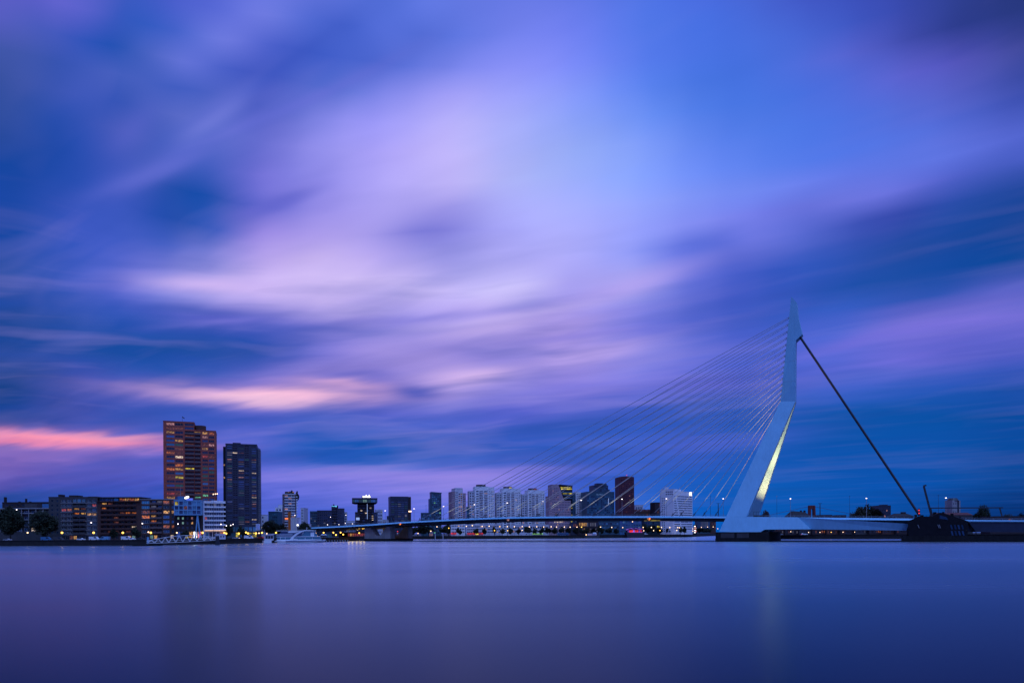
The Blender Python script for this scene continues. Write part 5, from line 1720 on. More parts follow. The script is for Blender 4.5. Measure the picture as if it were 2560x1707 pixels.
# ------------------------------------------------------------------ trees
def leaf_cloud(seed, n, leaf, rx, rz, clumps, mt, cone=False):
    r = random.Random(seed)
    m = MB()
    cs = []
    for _ in range(clumps):
        while True:
            x, y, z = (r.uniform(-1, 1) for _ in range(3))
            if x * x + y * y + z * z < 1:
                break
        if cone:
            k = 1 - (z + 1) * .47
            x, y = x * k, y * k
        cs.append((x * rx * .82, y * rx * .82, z * rz * .82, r.uniform(.16, .34)))
    for _ in range(n):
        cx, cy, cz, cr = r.choice(cs)
        d = Vector((r.gauss(0, 1), r.gauss(0, 1), r.gauss(0, 1))).normalized() * (r.random() ** .4)
        p = Vector((cx + d.x * cr * rx * 1.2, cy + d.y * cr * rx * 1.2, cz + d.z * cr * rz * 1.2))
        a = Vector((r.gauss(0, 1), r.gauss(0, 1), r.gauss(0, 1))).normalized()
        b_ = a.orthogonal().normalized()
        s1, s2 = leaf * r.uniform(.5, 1.1), leaf * r.uniform(.4, .8)
        m.face([p - a * s1, p + b_ * s2, p + a * s1, p - b_ * s2])
    return m.mesh('crown', [mt])


CROWN = {}


def tree(name, label, px, D, py_top, rx, cat='tree', mt='leaf', kind='big', group=None, base=GZ, var=0, trunk=.35):
    x, y = gp(px, D)
    _, zz = raydir(px, py_top)
    h = HC + zz * D - base
    key = (kind, mt, var % 3)
    if key not in CROWN:
        n, lf, cl = {'big': (5200, .085, 60), 'small': (1500, .15, 30), 'cone': (1400, .13, 30)}[kind]
        CROWN[key] = leaf_cloud(11 + var % 3 * 5 + len(CROWN), n, lf, 1.0, 1.0, cl, mt, kind == 'cone')
    t = thing(name, label, cat, (x, y, base), (var * 1.7) % 6.28, group)
    rz = h * .44 if kind == 'big' else h * .42
    m = MB()
    z0 = h - rz * 1.7
    m.tube((0, 0, -.1), (0.05 * h * .1, 0, z0), trunk, trunk * .62, 7)
    rr = random.Random(int(px))
    for k in range(5):
        a_ = k * 1.26 + rr.random()
        m.tube((0, 0, z0 * .9), (math.cos(a_) * rx * .55, math.sin(a_) * rx * .55, h - rz * (1.1 - .14 * k)), trunk * .5, trunk * .15, 5)
    m.build('trunk', ['bark'], t)
    c = obj('crown', CROWN[key], t, (0, 0, h - rz), 0)
    c.scale = (rx, rx, rz)
    return t


G1 = 'trees along the west waterfront'
tree('quay_tree', 'big dark tree at the far left edge in front of the low white edged block', 26, 424, 1268, 7.2, var=0, group=G1)
tree('quay_tree', 'second big dark tree from the left, before the grey gable of the low block', 108, 424, 1275, 8.2, var=1, group=G1)
tree('quay_tree', 'slim small tree before the orange penthouse block', 284, 424, 1318, 2.6, var=2, kind='small', group=G1, trunk=.2)
tree('quay_tree', 'slim small tree before the apartment block left of the blue cube', 342, 424, 1316, 2.8, var=0, kind='small', group=G1, trunk=.2)
tree('quay_tree', 'small tree at the entrance of the blue cube building', 463, 426, 1322, 2.4, var=1, kind='small', group=G1, trunk=.2)
tree('quay_tree', 'dark tree at the left foot of the dark blue tower', 567, 470, 1308, 4.2, var=2, group=G1)
tree('quay_tree', 'dark tree in front of the middle of the dark blue tower', 606, 482, 1314, 3.6, var=0, kind='small', group=G1)
tree('quay_tree', 'broad dark tree right of the pale grey house by the white boat', 676, 545, 1300, 7.0, var=1, group=G1)
tree('quay_tree', 'dark tree between the pale grey house and the orange sign post', 700, 550, 1308, 6.0, var=2, group=G1)
tree('quay_tree', 'dark low tree right of the bright square sign at the bridge end', 762, 575, 1305, 4.6, var=0, group=G1)
tree('roof_tree', 'leafy tree growing on the roof of the roof garden tower, left one', 727, 606, 1222.5, 2.6, base=GZ + 32.4, var=1, kind='small', trunk=.15)
tree('roof_tree', 'leafy tree at the right edge of the roof of the roof garden tower', 743, 609, 1224.5, 2.0, base=GZ + 30.5, var=2, kind='small', trunk=.15)
for k, (px, tp, rx, D) in enumerate(((1029, 1313, 5.5, 752), (1044, 1311, 6.5, 756), (1058, 1310, 6.0, 752), (1072, 1312, 5.5, 756), (1110, 1311, 6.0, 752), (1121, 1309, 6.0, 758))):
    tree('far_quay_tree', 'dark tree number %s from the left in the dense clump right of the forked pier' % ('one', 'two', 'three', 'four', 'five', 'six')[k], px, D, tp, rx, var=k, kind='small', group='clump of trees right of the forked pier')
ROW = [(1148, 1318, 3.6), (1190, 1318, 3.0), (1211, 1317, 2.6), (1236, 1314, 2.2), (1256, 1318, 2.8), (1276, 1317, 2.8), (1297, 1319, 2.8), (1318, 1313, 4.2), (1337, 1318, 2.8), (1354, 1316, 3.2), (1370, 1315, 3.6), (1387, 1316, 3.5),
       (1404, 1316, 3.4), (1421, 1317, 3.5), (1440, 1317, 3.6), (1454, 1319, 3.2), (1467, 1317, 3.6), (1484, 1318, 3.4), (1502, 1313, 4.6), (1522, 1316, 4.0), (1540, 1319, 3.4)]
ORD = 'first second third fourth fifth sixth seventh eighth ninth tenth eleventh twelfth thirteenth fourteenth fifteenth sixteenth seventeenth eighteenth nineteenth twentieth twenty-first twenty-second twenty-third twenty-fourth twenty-fifth twenty-sixth twenty-seventh twenty-eighth twenty-ninth thirtieth thirty-first thirty-second'.split()
for k, (px, tp, rx) in enumerate(ROW):
    tree('far_quay_tree', '%s tree from the left in the row along the far quay' % ORD[k], px, 733 + (k % 3), tp, rx, var=k, kind='small', group='row of trees along the far quay', trunk=.22)
for k, (px, tp, rx, D) in enumerate(((1616, 1308, 5.5, 812), (1630, 1310, 5, 812), (1648, 1316, 4, 796), (1672, 1317, 4, 796), (1701, 1315, 3.6, 784), (1711, 1315, 3.6, 786), (1749, 1318, 6, 1040), (1760, 1318, 6, 1045), (1771, 1318, 6, 1060))):
    tree('far_quay_tree', '%s tree from the left among those between the party boat and the pylon' % ORD[k], px, D, tp, rx, var=k, kind='cone' if k in (4, 5) else 'small', group='trees between party boat and pylon', trunk=.25)
G3 = 'trees beyond the bridge on the right'
tree('island_tree', 'round copper tree rising above the deck just right of the pylon leg', 1917, 600, 1277, 5.4, mt='leaf_red', group=G3)
tree('island_tree', 'left half of the big dark tree mound above the deck under the back stay', 2149, 600, 1266, 8.5, var=0, mt='leaf2', group=G3)
tree('island_tree', 'highest crown of the big dark tree mound above the deck', 2167, 606, 1260, 10, var=1, mt='leaf2', group=G3)
tree('island_tree', 'right half of the big dark tree mound beside the small dark flat block', 2186, 600, 1266, 8, var=2, mt='leaf2', group=G3)
tree('island_tree', 'round dark tree under the right end of the overhead beam', 2460, 540, 1262, 5.0, var=0, group=G3)
tree('island_tree', 'low dark tree left of the round tree under the overhead beam', 2440, 545, 1281, 4.0, var=1, group=G3)
tree('island_tree', 'dark tree at the right picture edge behind the bascule leaf', 2550, 520, 1280, 7.0, var=2, group=G3)
tree('island_tree', 'low dark tree second from the right picture edge', 2522, 525, 1285, 5.0, var=0, group=G3)
tree('island_tree', 'small pointed tree in the silhouettes right of the red arch', 2088, 640, 1285, 2.4, var=1, kind='small', group=G3)

# ------------------------------------------------------------------ lamps
def lamp_mesh(h, r, arm=0.0):
    m = MB()
    m.tube((0, 0, -.1), (0, 0, h - r * .8), .11, .07, 6)
    m.tube((0, 0, 0), (0, 0, .8), .2, .16, 6)
    g = MB()
    g.ball((0, 0, h), r)
    return m, g


LM = {}


def lamp(name, label, px, py, D, mt, r=.42, base=GZ, group=None, cat='street lamp'):
    x, y = gp(px, D)
    _, zz = raydir(px, py)
    h = HC + zz * D - base
    t = thing(name, label, cat, (x, y, base), 0, group)
    key = (round(h, 1), r, mt)
    if key not in LM:
        a_, g_ = lamp_mesh(h, r)
        LM[key] = (a_.mesh('pole', ['steel_dark']), g_.mesh('globe', [mt]))
    obj('pole', LM[key][0], t)
    obj('globe', LM[key][1], t)
    return t


GQ = 'globe lamps along the west quay'
for px, py, D, mt, lb in (
        (69, 1331, 414, 'l_warm', 'leftmost globe lamp on the quay, between the two big trees'),
        (155, 1331, 414, 'l_sodium', 'yellow globe lamp right of the second big tree'),
        (234, 1331, 414, 'l_sodium', 'yellow globe lamp before the right edge of the grey apartment block'),
        (307, 1331, 414, 'l_sodium', 'yellow globe lamp before the orange penthouse block'),
        (371, 1329.5, 416, 'l_small', 'small pale lamp just left of the yellow globe before the brown block'),
        (377, 1331, 414, 'l_sodium', 'yellow globe lamp before the brown block with white window frames'),
        (442, 1331, 418, 'l_warm', 'warm globe lamp at the left corner of the blue cube building'),
        (506.5, 1331, 420, 'l_sodium', 'yellow globe lamp between the blue cube and the white office'),
        (561, 1331.5, 448, 'l_sodium', 'left one of two close yellow lamps at the right end of the white office'),
        (565.5, 1333, 450, 'l_sodium', 'right one of two close yellow lamps at the right end of the white office'),
        (597, 1333, 462, 'l_sodium', 'yellow globe lamp before the dark blue tower'),
        (615, 1330.5, 468, 'l_sodium', 'left one of the close lamp pair before the dark blue tower'),
        (620, 1332.5, 466, 'l_sodium', 'right one of the close lamp pair before the dark blue tower'),
        (640, 1332.5, 476, 'l_sodium', 'yellow globe lamp below the pale blue poster board'),
        (647.5, 1332, 486, 'l_small', 'small warm lamp just right of the poster board'),
        (655, 1331, 488, 'l_sodium', 'bright yellow lamp left of the white boat stern'),
        (667, 1333.5, 500, 'l_small', 'small pinkish lamp above the landing pontoon'),
        (690, 1331, 505, 'l_sodium', 'yellow lamp above the stern of the white boat'),
        (789, 1332.5, 520, 'l_sodium', 'yellow lamp at the bow side of the white boat'),
        (809, 1331, 552, 'l_sodium', 'yellow lamp left of the cluster under the bridge approach'),
        (833.5, 1331, 556, 'l_sodium', 'first lamp of the yellow cluster under the bridge approach'),
        (840, 1336.5, 552, 'l_sodium', 'lowest and brightest lamp of the yellow cluster under the bridge approach'),
        (851.5, 1330.5, 566, 'l_sodium', 'highest lamp of the yellow cluster under the bridge approach'),
        (858, 1335.5, 562, 'l_sodium', 'last lamp of the yellow cluster under the bridge approach'),
        (898, 1332, 600, 'l_sodium', 'yellow lamp at the cafe left of the forked pier')):
    lamp('quay_lamp', lb, px, py, D, mt, .62 if mt == 'l_sodium' else .42, group=GQ)
# higher white road lamps
GR = 'white road lamps of the city'
for px, py, D, lb in ((42, 1273.5, 440, 'small white lamp high in the leftmost tree'), (228, 1306, 420, 'tall white road lamp before the grey apartment block'),
                      (356, 1308, 420, 'tall white road lamp between the two brown apartment blocks'), (445, 1309, 424, 'tall white road lamp before the blue cube building'),
                      (552.5, 1310, 440, 'tall white road lamp before the white office'), (566, 1313.5, 452, 'tall warm road lamp at the corner of the white office'),
                      (577, 1312.5, 466, 'left tall road lamp of the pair before the dark blue tower'), (583, 1310, 466, 'right tall road lamp of the pair before the dark blue tower'),
                      (653, 1318.5, 540, 'white road lamp on the pale grey house corner'), (737.5, 1287.5, 560, 'white road lamp before the grey gable'),
                      (819, 1311, 640, 'white lamp at the left end of the bridge deck'), (826.5, 1292, 660, 'tall white lamp before the stepped office'),
                      (847.5, 1310.5, 690, 'low white lamp on the approach road'), (863.5, 1307.5, 700, 'white lamp at the pale roofed hall'), (881, 1308.5, 700, 'white lamp left of the top heavy tower foot'),
                      (865, 1287, 720, 'high white lamp right of the stepped office')):
    lamp('road_lamp', lb, px, py, D, 'l_white', .34, group=GR)
lp_ = lamp('triple_lamp', 'tall pole with a row of orange lamps before the red tower', 534, 1235, 446, 'l_small', .38)
for k, px in enumerate((538.5, 543)):
    q = P(px, 1234.3 - k * .4, 446)
    m = MB()
    m.ball((q.x - lp_.location.x, 0, q.z - GZ), .38)
    m.build('globe', ['l_small'], lp_)
q = P(543, 1234, 446)
m = MB()
m.bar((0, 0, q.z - GZ - .5), (q.x - lp_.location.x, 0, q.z - GZ - .4), .1)
m.build('lamp_arm', ['steel_dark'], lp_)
# lamps on the bridge deck
GBR = 'lamp posts on the bridge deck'
BL = [(963, 1276), (1035, 1271), (1109, 1265.3), (1186, 1260.8), (1268, 1256.5), (1357, 1252.8), (1453, 1249.8), (1555, 1247), (1666, 1246), (1808, 1246), (1976, 1246), (2166, 1245), (2365, 1244)]
for k, (px, py) in enumerate(BL):
    q = BP(px, py, WM)
    t = thing('bridge_lamp', '%s white lamp post from the left on the bridge deck' % ORD[k], 'street lamp', (P0.x + DIRS.x * q.x + DIRW.x * WM, P0.y + DIRS.y * q.x + DIRW.y * WM, dz(q.x) - .15), BYAW, GBR)
    h = q.z - dz(q.x) + .15
    m = MB()
    m.tube((0, 0, 0), (0, 0, h - .2), .16, .09, 8)
    m.build('pole', ['steel_grey'], t)
    for sx_ in (-1, 1):
        m = MB()
        m.box(-.35 if sx_ < 0 else .02, -.02 if sx_ < 0 else .35, -.45, .45, h - .18, h + .12)
        m.build('lamp_head', ['l_white'], t)
GP = 'dark masts on the bridge deck'
for k, (px, py, w, r, lb) in enumerate(((1795.5, 1258, 20, .34, 'thick dark mast on the deck left of the pylon leg'), (2050, 1258, 20, .34, 'thick dark mast on the deck right of the red arch'), (1776, 1240, 26, .12, 'thin dark mast on the deck between pylon leg and white banded office'),
                                       (1942, 1240, 26, .10, 'thin dark mast on the deck right of the pylon leg'), (2124, 1240, 26, .10, 'thin dark mast on the deck left of the tree mound'), (2346, 1238, 26, .10, 'thin dark mast behind the bascule pier'), (1065, 1263, 26, .10, 'thin dark mast on the deck left of the slim glass tower'))):
    q = BP(px, py, w)
    t = thing('deck_mast', lb, 'mast', (P0.x + DIRS.x * q.x + DIRW.x * w, P0.y + DIRS.y * q.x + DIRW.y * w, dz(q.x) - .2), 0, GP)
    h = q.z - dz(q.x) + .2
    m = MB()
    m.tube((0, 0, 0), (0, 0, h), r, r * .6, 8)
    m.build('pole', ['steel_dark'], t)
    m = MB()
    m.box(-r * 3.5, r * 3.5, -.1, .1, h, h + .18)
    m.build('mast_head', ['steel_dark'], t)
# far quay lamps
GF = 'lamps along the far quay'
FL = [(1027.5, 1332, 'l_small'), (1045, 1332.5, 'l_small'), (1077, 1327, 'l_warm'), (1092.5, 1316, 'l_small'), (1122, 1319.5, 'l_sodium'), (1166, 1315, 'l_small'), (1181, 1313, 'l_warm'), (1205.5, 1315.3, 'l_small'), (1223, 1314.8, 'l_small'), (1236.5, 1325.5, 'l_sodium'), (1249.5, 1315.5, 'l_sodium'), (1268.5, 1315.7, 'l_small'), (1269, 1325.7, 'l_sodium'),
      (1286, 1315.8, 'l_small'), (1305.5, 1325, 'l_small'), (1305.7, 1315.8, 'l_small'), (1323.5, 1316.2, 'l_small'), (1342, 1316, 'l_small'), (1359.5, 1316.5, 'l_small'), (1378, 1316, 'l_small'), (1391.5, 1316.6, 'l_small'), (1411, 1316.5, 'l_small'), (1425.5, 1317, 'l_small'), (1442.5, 1316.8, 'l_small'),
      (1454, 1317, 'l_sodium'), (1501.5, 1317, 'l_small'), (1529.5, 1317.6, 'l_small'), (1557, 1318, 'l_small'), (1581.5, 1303.5, 'l_small'), (1609.5, 1326, 'l_small')]
for k, (px, py, mt) in enumerate(FL):
    D = 730 if px < 1540 else 782
    lamp('far_quay_lamp', '%s lamp from the left along the far quay' % ORD[k], px, py, D, mt, .5, group=GF)
for k, (px, py, D, mt) in enumerate(((1608, 1317.7, 815, 'l_small'), (1628.5, 1317.5, 815, 'l_small'), (1634, 1325.5, 812, 'l_small'), (1650, 1325.3, 830, 'l_sodium'), (1654, 1317.5, 830, 'l_small'), (1674.5, 1318, 850, 'l_small'), (1692, 1325, 870, 'l_warm'), (1694.5, 1318, 870, 'l_small'), (1699, 1318.5, 880, 'l_small'), (1711.5, 1325.3, 890, 'l_small'), (1718, 1319, 900, 'l_small'),
                                    (1731.5, 1321, 930, 'l_small'), (1732, 1327, 930, 'l_warm'), (1753.5, 1317.5, 1010, 'l_small'), (1769, 1316.8, 1040, 'l_small'), (1783, 1316.5, 1080, 'l_small'), (1794.5, 1321, 1120, 'l_small'))):
    D = 795 if px < 1640 else 784 if px < 1700 else 812 if px < 1725 else 860 if px < 1745 else D
    lamp('far_quay_lamp', '%s lamp from the left between the party boat and the pylon' % ORD[k], px, py, D, mt, .55, group='lamps between party boat and pylon')
for k, (px, py, mt) in enumerate(((1977, 1328.3, 'l_small'), (2021.5, 1330, 'l_small'), (2050, 1330, 'l_small'), (2078, 1329.8, 'l_sodium'), (2107.5, 1329.5, 'l_small'), (2137, 1329.3, 'l_small'), (2168, 1329, 'l_small'))):
    lamp('island_lamp', '%s lamp from the left below the tie beam of the bridge' % ORD[k], px, py, 528, mt, .3, group='lamps below the tie beam')

# ------------------------------------------------------------------ gangway to the pontoon
b = Bld('gangway', 'white arched truss gangway leading along the quay to the floating pontoon', 'footbridge', (362, 380), (540, 392), base=0)
chord_b = [(366, 1357), (400, 1356.5), (440, 1355), (480, 1353), (510, 1351), (538, 1349.5)]
chord_t = [(366, 1352), (390, 1346.5), (415, 1342.3), (440, 1339.2), (465, 1337.4), (490, 1337.6), (515, 1340), (538, 1343)]


def at_(pts, px):
    return float(np.interp(px, [p[0] for p in pts], [p[1] for p in pts]))


for side, y in (('near', 0.0), ('far', 2.6)):
    # geometry measured on the near truss, repeated 2.6 m behind
    def q_(px, pts):
        return Vector((b.u(px), y, b.z(at_(pts, px), px)))
    for nm, pts in (('bottom_chord', chord_b), ('top_chord', chord_t)):
        m = MB()
        for p0, p1 in zip(pts[:-1], pts[1:]):
            m.bar(q_(p0[0], pts), q_(p1[0], pts), .22)
        b.part(nm, m, ['white'])
    n = 19
    for k in range(n):
        x0_, x1_ = 368 + (536 - 368) * k / n, 368 + (536 - 368) * (k + 1) / n
        m = MB()
        if k % 2 == 0:
            m.bar(q_(x0_, chord_b), q_(x1_, chord_t), .14)
        else:
            m.bar(q_(x0_, chord_t), q_(x1_, chord_b), .14)
        b.part('diagonal', m, ['white'])
    m = MB()
    m.bar(Vector((b.u(368), y, b.z(1353, 368))), Vector((b.u(537), y, b.z(1346, 537))), .12)
    b.part('handrail', m, ['white'])
m = MB()
for p0, p1 in zip(chord_b[:-1], chord_b[1:]):
    u0, u1, w0_, w1_ = b.u(p0[0]), b.u(p1[0]), b.z(p0[1], p0[0]), b.z(p1[1], p1[0])
    m.hexa([(u0, .15, w0_), (u1, .15, w1_), (u1, 2.45, w1_), (u0, 2.45, w0_)][::-1], [(u0, .15, w0_ + .12), (u1, .15, w1_ + .12), (u1, 2.45, w1_ + .12), (u0, 2.45, w0_ + .12)][::-1])
b.part('walkway', m, ['steel_grey'])
b = Bld('mooring_pontoon', 'dark floating pontoon at the left foot of the white gangway', 'pontoon', (330, 376), (400, 379), base=0)
b.box('float', 0, b.W, 0, 5, -.6, .9, 'concrete_dark')
b.pbox('mooring_pile', 367, 371.5, 1342, 1362, 5.3, 6.3, 'blue')
b = Bld('gangway_gate', 'dark gate frame at the right end of the white gangway', 'gate', (539, 402), (542.5, 402), base=0)
b.pbox('gate_post', 538.6, 542, 1339, 1353, 0, 3.4, 'steel_dark')
b.pbox('gate_foot', 537.6, 543, 1353.1, 1362, -.3, 3.7, 'steel_dark')

# ------------------------------------------------------------------ vehicles and cabins on the quays
def car(label, px, D, kind, body, rz=0.0, group=None, lights=None, base=GZ):
    L_, H_, Wd = {'car': (4.4, 1.45, 1.8), 'van': (5.6, 2.3, 2.0), 'bus': (12.0, 3.0, 2.5), 'truck': (8.0, 3.4, 2.5)}[kind]
    x, y = gp(px, D)
    t = thing({'car': 'parked_car', 'van': 'parked_van', 'bus': 'city_bus', 'truck': 'box_truck'}[kind], label, kind, (x, y, base), rz, group)
    m = MB()
    h = L_ / 2
    if kind == 'car':
        pr = [(-h, .35), (h, .35), (h, .75), (h - .25, .9), (h - 1.2, .98), (h - 1.9, 1.45), (-h + 1.1, 1.45), (-h + .35, 1.0), (-h, .9)]
        gl = [(h - 1.35, 1.0), (h - 1.92, 1.4), (-h + 1.15, 1.4), (-h + .55, 1.02)]
    elif kind == 'van':
        pr = [(-h, .35), (h, .35), (h, 1.0), (h - .7, 1.3), (h - 1.35, 2.2), (h - 1.6, 2.3), (-h, 2.3)]
        gl = [(h - .85, 1.3), (h - 1.4, 2.05), (h - 2.6, 2.05), (h - 2.6, 1.3)]
    else:
        pr = [(-h, .4), (h, .4), (h, H_ - .3), (h - .3, H_), (-h + .1, H_), (-h, H_ - .1)]
        gl = [(h - .3, 1.3), (h - .3, H_ - .6), (-h + .4, H_ - .6), (-h + .4, 1.3)] if kind == 'bus' else [(h - .3, 1.3), (h - .5, 2.3), (h - 1.6, 2.3), (h - 1.6, 1.3)]
    m.prism_y(pr, -Wd / 2, Wd / 2)
    m.build('body', [body], t)
    m = MB()
    m.prism_y(gl, -Wd / 2 - .02, -Wd / 2 - .003)
    m.build('side_window', ['g_dark' if kind != 'bus' else 'w_dim'], t)
    m = MB()
    m.prism_y(gl, Wd / 2 + .003, Wd / 2 + .02)
    m.build('side_window', ['g_dark'], t)
    for wx in (-h * .62, h * .62):
        for wy in (-Wd / 2 + .1, Wd / 2 - .1):
            m = MB()
            m.tube((wx, wy - .12, .34), (wx, wy + .12, .34), .34, .34, 12)
            m.build('wheel', ['tyre'], t)
    for wy in (-Wd / 2 + .35, Wd / 2 - .35):
        m = MB()
        m.box(h - .02, h + .04, wy - .18, wy + .18, .62, .82)
        m.build('headlight', ['l_small' if lights == 'on' else 'frame_white'], t)
        m = MB()
        m.box(-h - .04, -h + .02, wy - .18, wy + .18, .66, .86)
        m.build('tail_light', ['l_red' if lights else 'red'], t)
    return t


GC = 'vehicles parked on the west quay'
for px, D, kind, body, rz, li, lb in ((19, 408, 'car', 'steel_grey', 0.0, None, 'grey car parked at the far left quay edge'), (116, 410, 'van', 'blue_dark', .1, None, 'blue van parked right of the second big tree'),
                                      (146, 410, 'van', 'plaster_grey', 0.0, None, 'grey van parked below the left edge of the grey apartment block'),
                                      (203, 412, 'car', 'white', 0.05, None, 'white car parked before the grey apartment block'), (236, 413, 'van', 'white', 0.0, None, 'white van parked before the right edge of the grey apartment block'),
                                      (262, 413, 'van', 'blue', 3.14, None, 'light blue van parked before the orange penthouse block'),
                                      (316, 412, 'van', 'white', 0.0, None, 'white van parked under the orange penthouse block right end'), (329, 412, 'car', 'white', 0.0, None, 'white car parked right of the van under the orange penthouse block'),
                                      (352, 413, 'car', 'steel_dark', 0.0, None, 'dark car parked left of the gangway'), (590, 452, 'car', 'steel_grey', 0.1, 'on', 'grey car with lights on before the dark blue tower'),
                                      (622, 462, 'van', 'white', .1, None, 'white van parked before the right side of the dark blue tower'), (652, 484, 'car', 'red', 2.9, 'on', 'red car with glowing tail lamps added in place of a light trail near the landing pontoon')):  # red car is added, its tail lamps replace a passing car's light trail
    car(lb, px, D, kind, body, rz, GC, li)
car('orange fronted blue city bus driving along the far quay', 1407, 728, 'bus', 'blue_dark', 3.14, None, 'on')
car('white box truck parked on the far quay below the white towers', 1309, 728, 'truck', 'lilac', 0.0)
car('white van parked right of the purple lit party boat', 1613, 795, 'van', 'lilac', 0.2)
for k, (px, lb) in enumerate(((1950, 'car parked on the island quay below the left part of the tie beam'), (2011, 'car parked on the island quay below the middle of the tie beam'), (2120, 'car parked on the island quay below the right part of the tie beam'))):
    car(lb, px, 518, 'car', ('steel_grey', 'white', 'steel_dark')[k], 0.0, 'cars on the island quay', 'on' if k == 1 else None)
b = Bld('site_cabin', 'pale site cabin with two dark windows right of the gangway', 'cabin', (541, 436), (564, 440))
zt = 3.2
b.body(0, b.W, 0, 3, 0, zt, 'lilac', front=b.grid(.4, b.W - .4, 3, .6, zt - .3, 1, .5, .5, (('g_navy', 1),)))
b = Bld('yellow_kiosk', 'small yellow lit kiosk before the dark blue tower', 'kiosk', (630, 478), (638, 480))
b.body(0, b.W, 0, 3, 0, 2.9, 'teal', front=b.grid(.15, b.W - .15, 2, .5, 2.7, 1, .85, .8, (('w_yellow', 1),)))
b = Bld('quay_cafe', 'low cafe with warm red and yellow windows left of the forked pier', 'cafe', (868, 610), (914, 640))
b.body(0, b.W, 0, 9, 0, 4.2, 'brick_dark', front=b.grid(.4, b.W - .4, 8, .6, 3.9, 1, .85, .75, (('w_red', .35), ('w_orange', .35), ('w_warm', .3)), 'frame', 1))
b = Bld('cafe_sign', 'small violet lit sign board under the bridge approach', 'sign', (866, 606), (872.5, 606))
b.pbox('board', 866.5, 872.5, 1324.5, 1329, 0, .3, 'w_lav')
b.pbox('post', 869, 870, 1329.1, None, .05, .25, 'steel_dark')
b = Bld('ticket_booth', 'teal ticket booth with white posts under the bridge approach', 'kiosk', (816, 548), (829.5, 549))
b.body(0, b.W, 0, 3.4, 0, 3.1, 'teal', front=b.grid(.2, b.W - .2, 3, .5, 2.8, 1, .8, .8, (('g_teal', .7), ('w_teal', .3)), 'frame_white', 0))
for k, (px, lb) in enumerate(((806, 'left white parasol beside the ticket booth'), (813, 'right white parasol beside the ticket booth'))):
    x, y = gp(px, 544)
    t = thing('parasol', lb, 'parasol', (x, y, GZ), 0, 'parasols beside the ticket booth')
    m = MB()
    m.tube((0, 0, 0), (0, 0, 2.4), .05, .05, 6)
    m.build('pole', ['steel_grey'], t)
    m = MB()
    m.hexa([(1.6 * math.cos(i * math.pi / 4), 1.6 * math.sin(i * math.pi / 4), 2.2) for i in range(8)][::-1], [(.06 * math.cos(i * math.pi / 4), .06 * math.sin(i * math.pi / 4), 3.0) for i in range(8)][::-1])
    m.build('canopy', ['white'], t)
b = Bld('landing_stage', 'dark landing stage with tyre fenders below the bridge approach', 'pontoon', (812, 515), (872, 545), base=0)
b.box('float', 0, b.W, 0, 4, -.5, 1.2, 'concrete_dark')
for k in range(9):
    m = MB()
    m.tube((b.W * (k + .5) / 9, -.35, .7), (b.W * (k + .5) / 9, -.02, .7), .55, .55, 12)
    b.part('tyre_fender', m, ['steel_grey'])
b = Bld('channel_marker', 'red and white banded channel marker right of the forked pier', 'marker', (992.5, 690), (995.5, 690), base=0)
for k in range(5):
    b.pbox('band', 993, 995, 1329 + k * 2.6, 1331.6 + k * 2.6 - .05, 0, .8, 'red' if k % 2 == 0 else 'white')
m = MB()
m.ball((b.u(994), .4, b.z(1327.8, 994)), .5)
b.part('red_lamp', m, ['l_red'])
b.pbox('dolphin_pile', 991.6, 996.4, 1342, 1350, -.4, 1.2, 'steel_dark')
for k, px in enumerate((1088, 1107.5)):
    b = Bld('mooring_pole', ('left' if k == 0 else 'right') + ' pale mooring pole at the far quay below the first cables', 'mooring pole', (px - 1, 712), (px + 1, 712), base=0, group='pale mooring poles at the far quay')
    b.pbox('pole', px - .7, px + .7, 1333, 1349, 0, .6, 'lilac')
    b.pbox('pole_cap', px - 1.1, px + 1.1, 1331.5, 1332.9, -.2, .8, 'blue')
b = Bld('tent_house', 'small pink lit gabled house among the trees right of the forked pier', 'building', (1073, 742), (1081.5, 742))
m = MB()
m.prism_y([(0, 0), (b.W, 0), (b.W, 3), (b.W / 2, 6.2), (0, 3)], 0, 6)
b.part('wall', m, ['brick_pink'])
for k in range(3):
    obj('window', win_mesh(.7, 1.2, 'w_warm', 'frame', 0, 0), b.root, (b.W * (k + .5) / 3, -.06, 1.0), 0)

# ------------------------------------------------------------------ boats
b = Bld('passenger_boat', 'white modern passenger boat with swept arch and dark glass moored at the quay', 'boat', (687, 478), (816, 486), base=0)


def bz(px, py):
    return b.z(py, px)


def bu(px):
    return b.u(px)


sec = [(687.5, 0.85, 4.2, 1351.0), (700, .95, 4.5, 1351.0), (730, 1.0, 4.6, 1350.8), (765, 1.0, 4.5, 1350.3), (785, .92, 3.9, 1349.6), (798, .7, 2.8, 1348.8), (807, .45, 1.6, 1348.2), (813.5, .1, .25, 1347.4)]
m = MB()
cy = 4.6
rings = []
for px, fb_, hw, top in sec:
    x = bu(px)
    zt = bz(px, top)
    k = (1 - fb_) * 1.8
    rings.append([(x, cy - hw, zt), (x, cy - hw * .93, zt * .45 + k * .3), (x - k, cy - hw * fb_ * .85, -.5), (x - k, cy + hw * fb_ * .85, -.5), (x, cy + hw * .93, zt * .45 + k * .3), (x, cy + hw, zt)])
for A_, B_ in zip(rings[:-1], rings[1:]):
    for i in range(5):
        m.face([A_[i], B_[i], B_[i + 1], A_[i + 1]][::-1])
    m.face([A_[5], B_[5], B_[0], A_[0]][::-1])
m.face(rings[0])
m.face(rings[-1][::-1])
hull = b.part('hull', m, ['hull'])
m = MB()
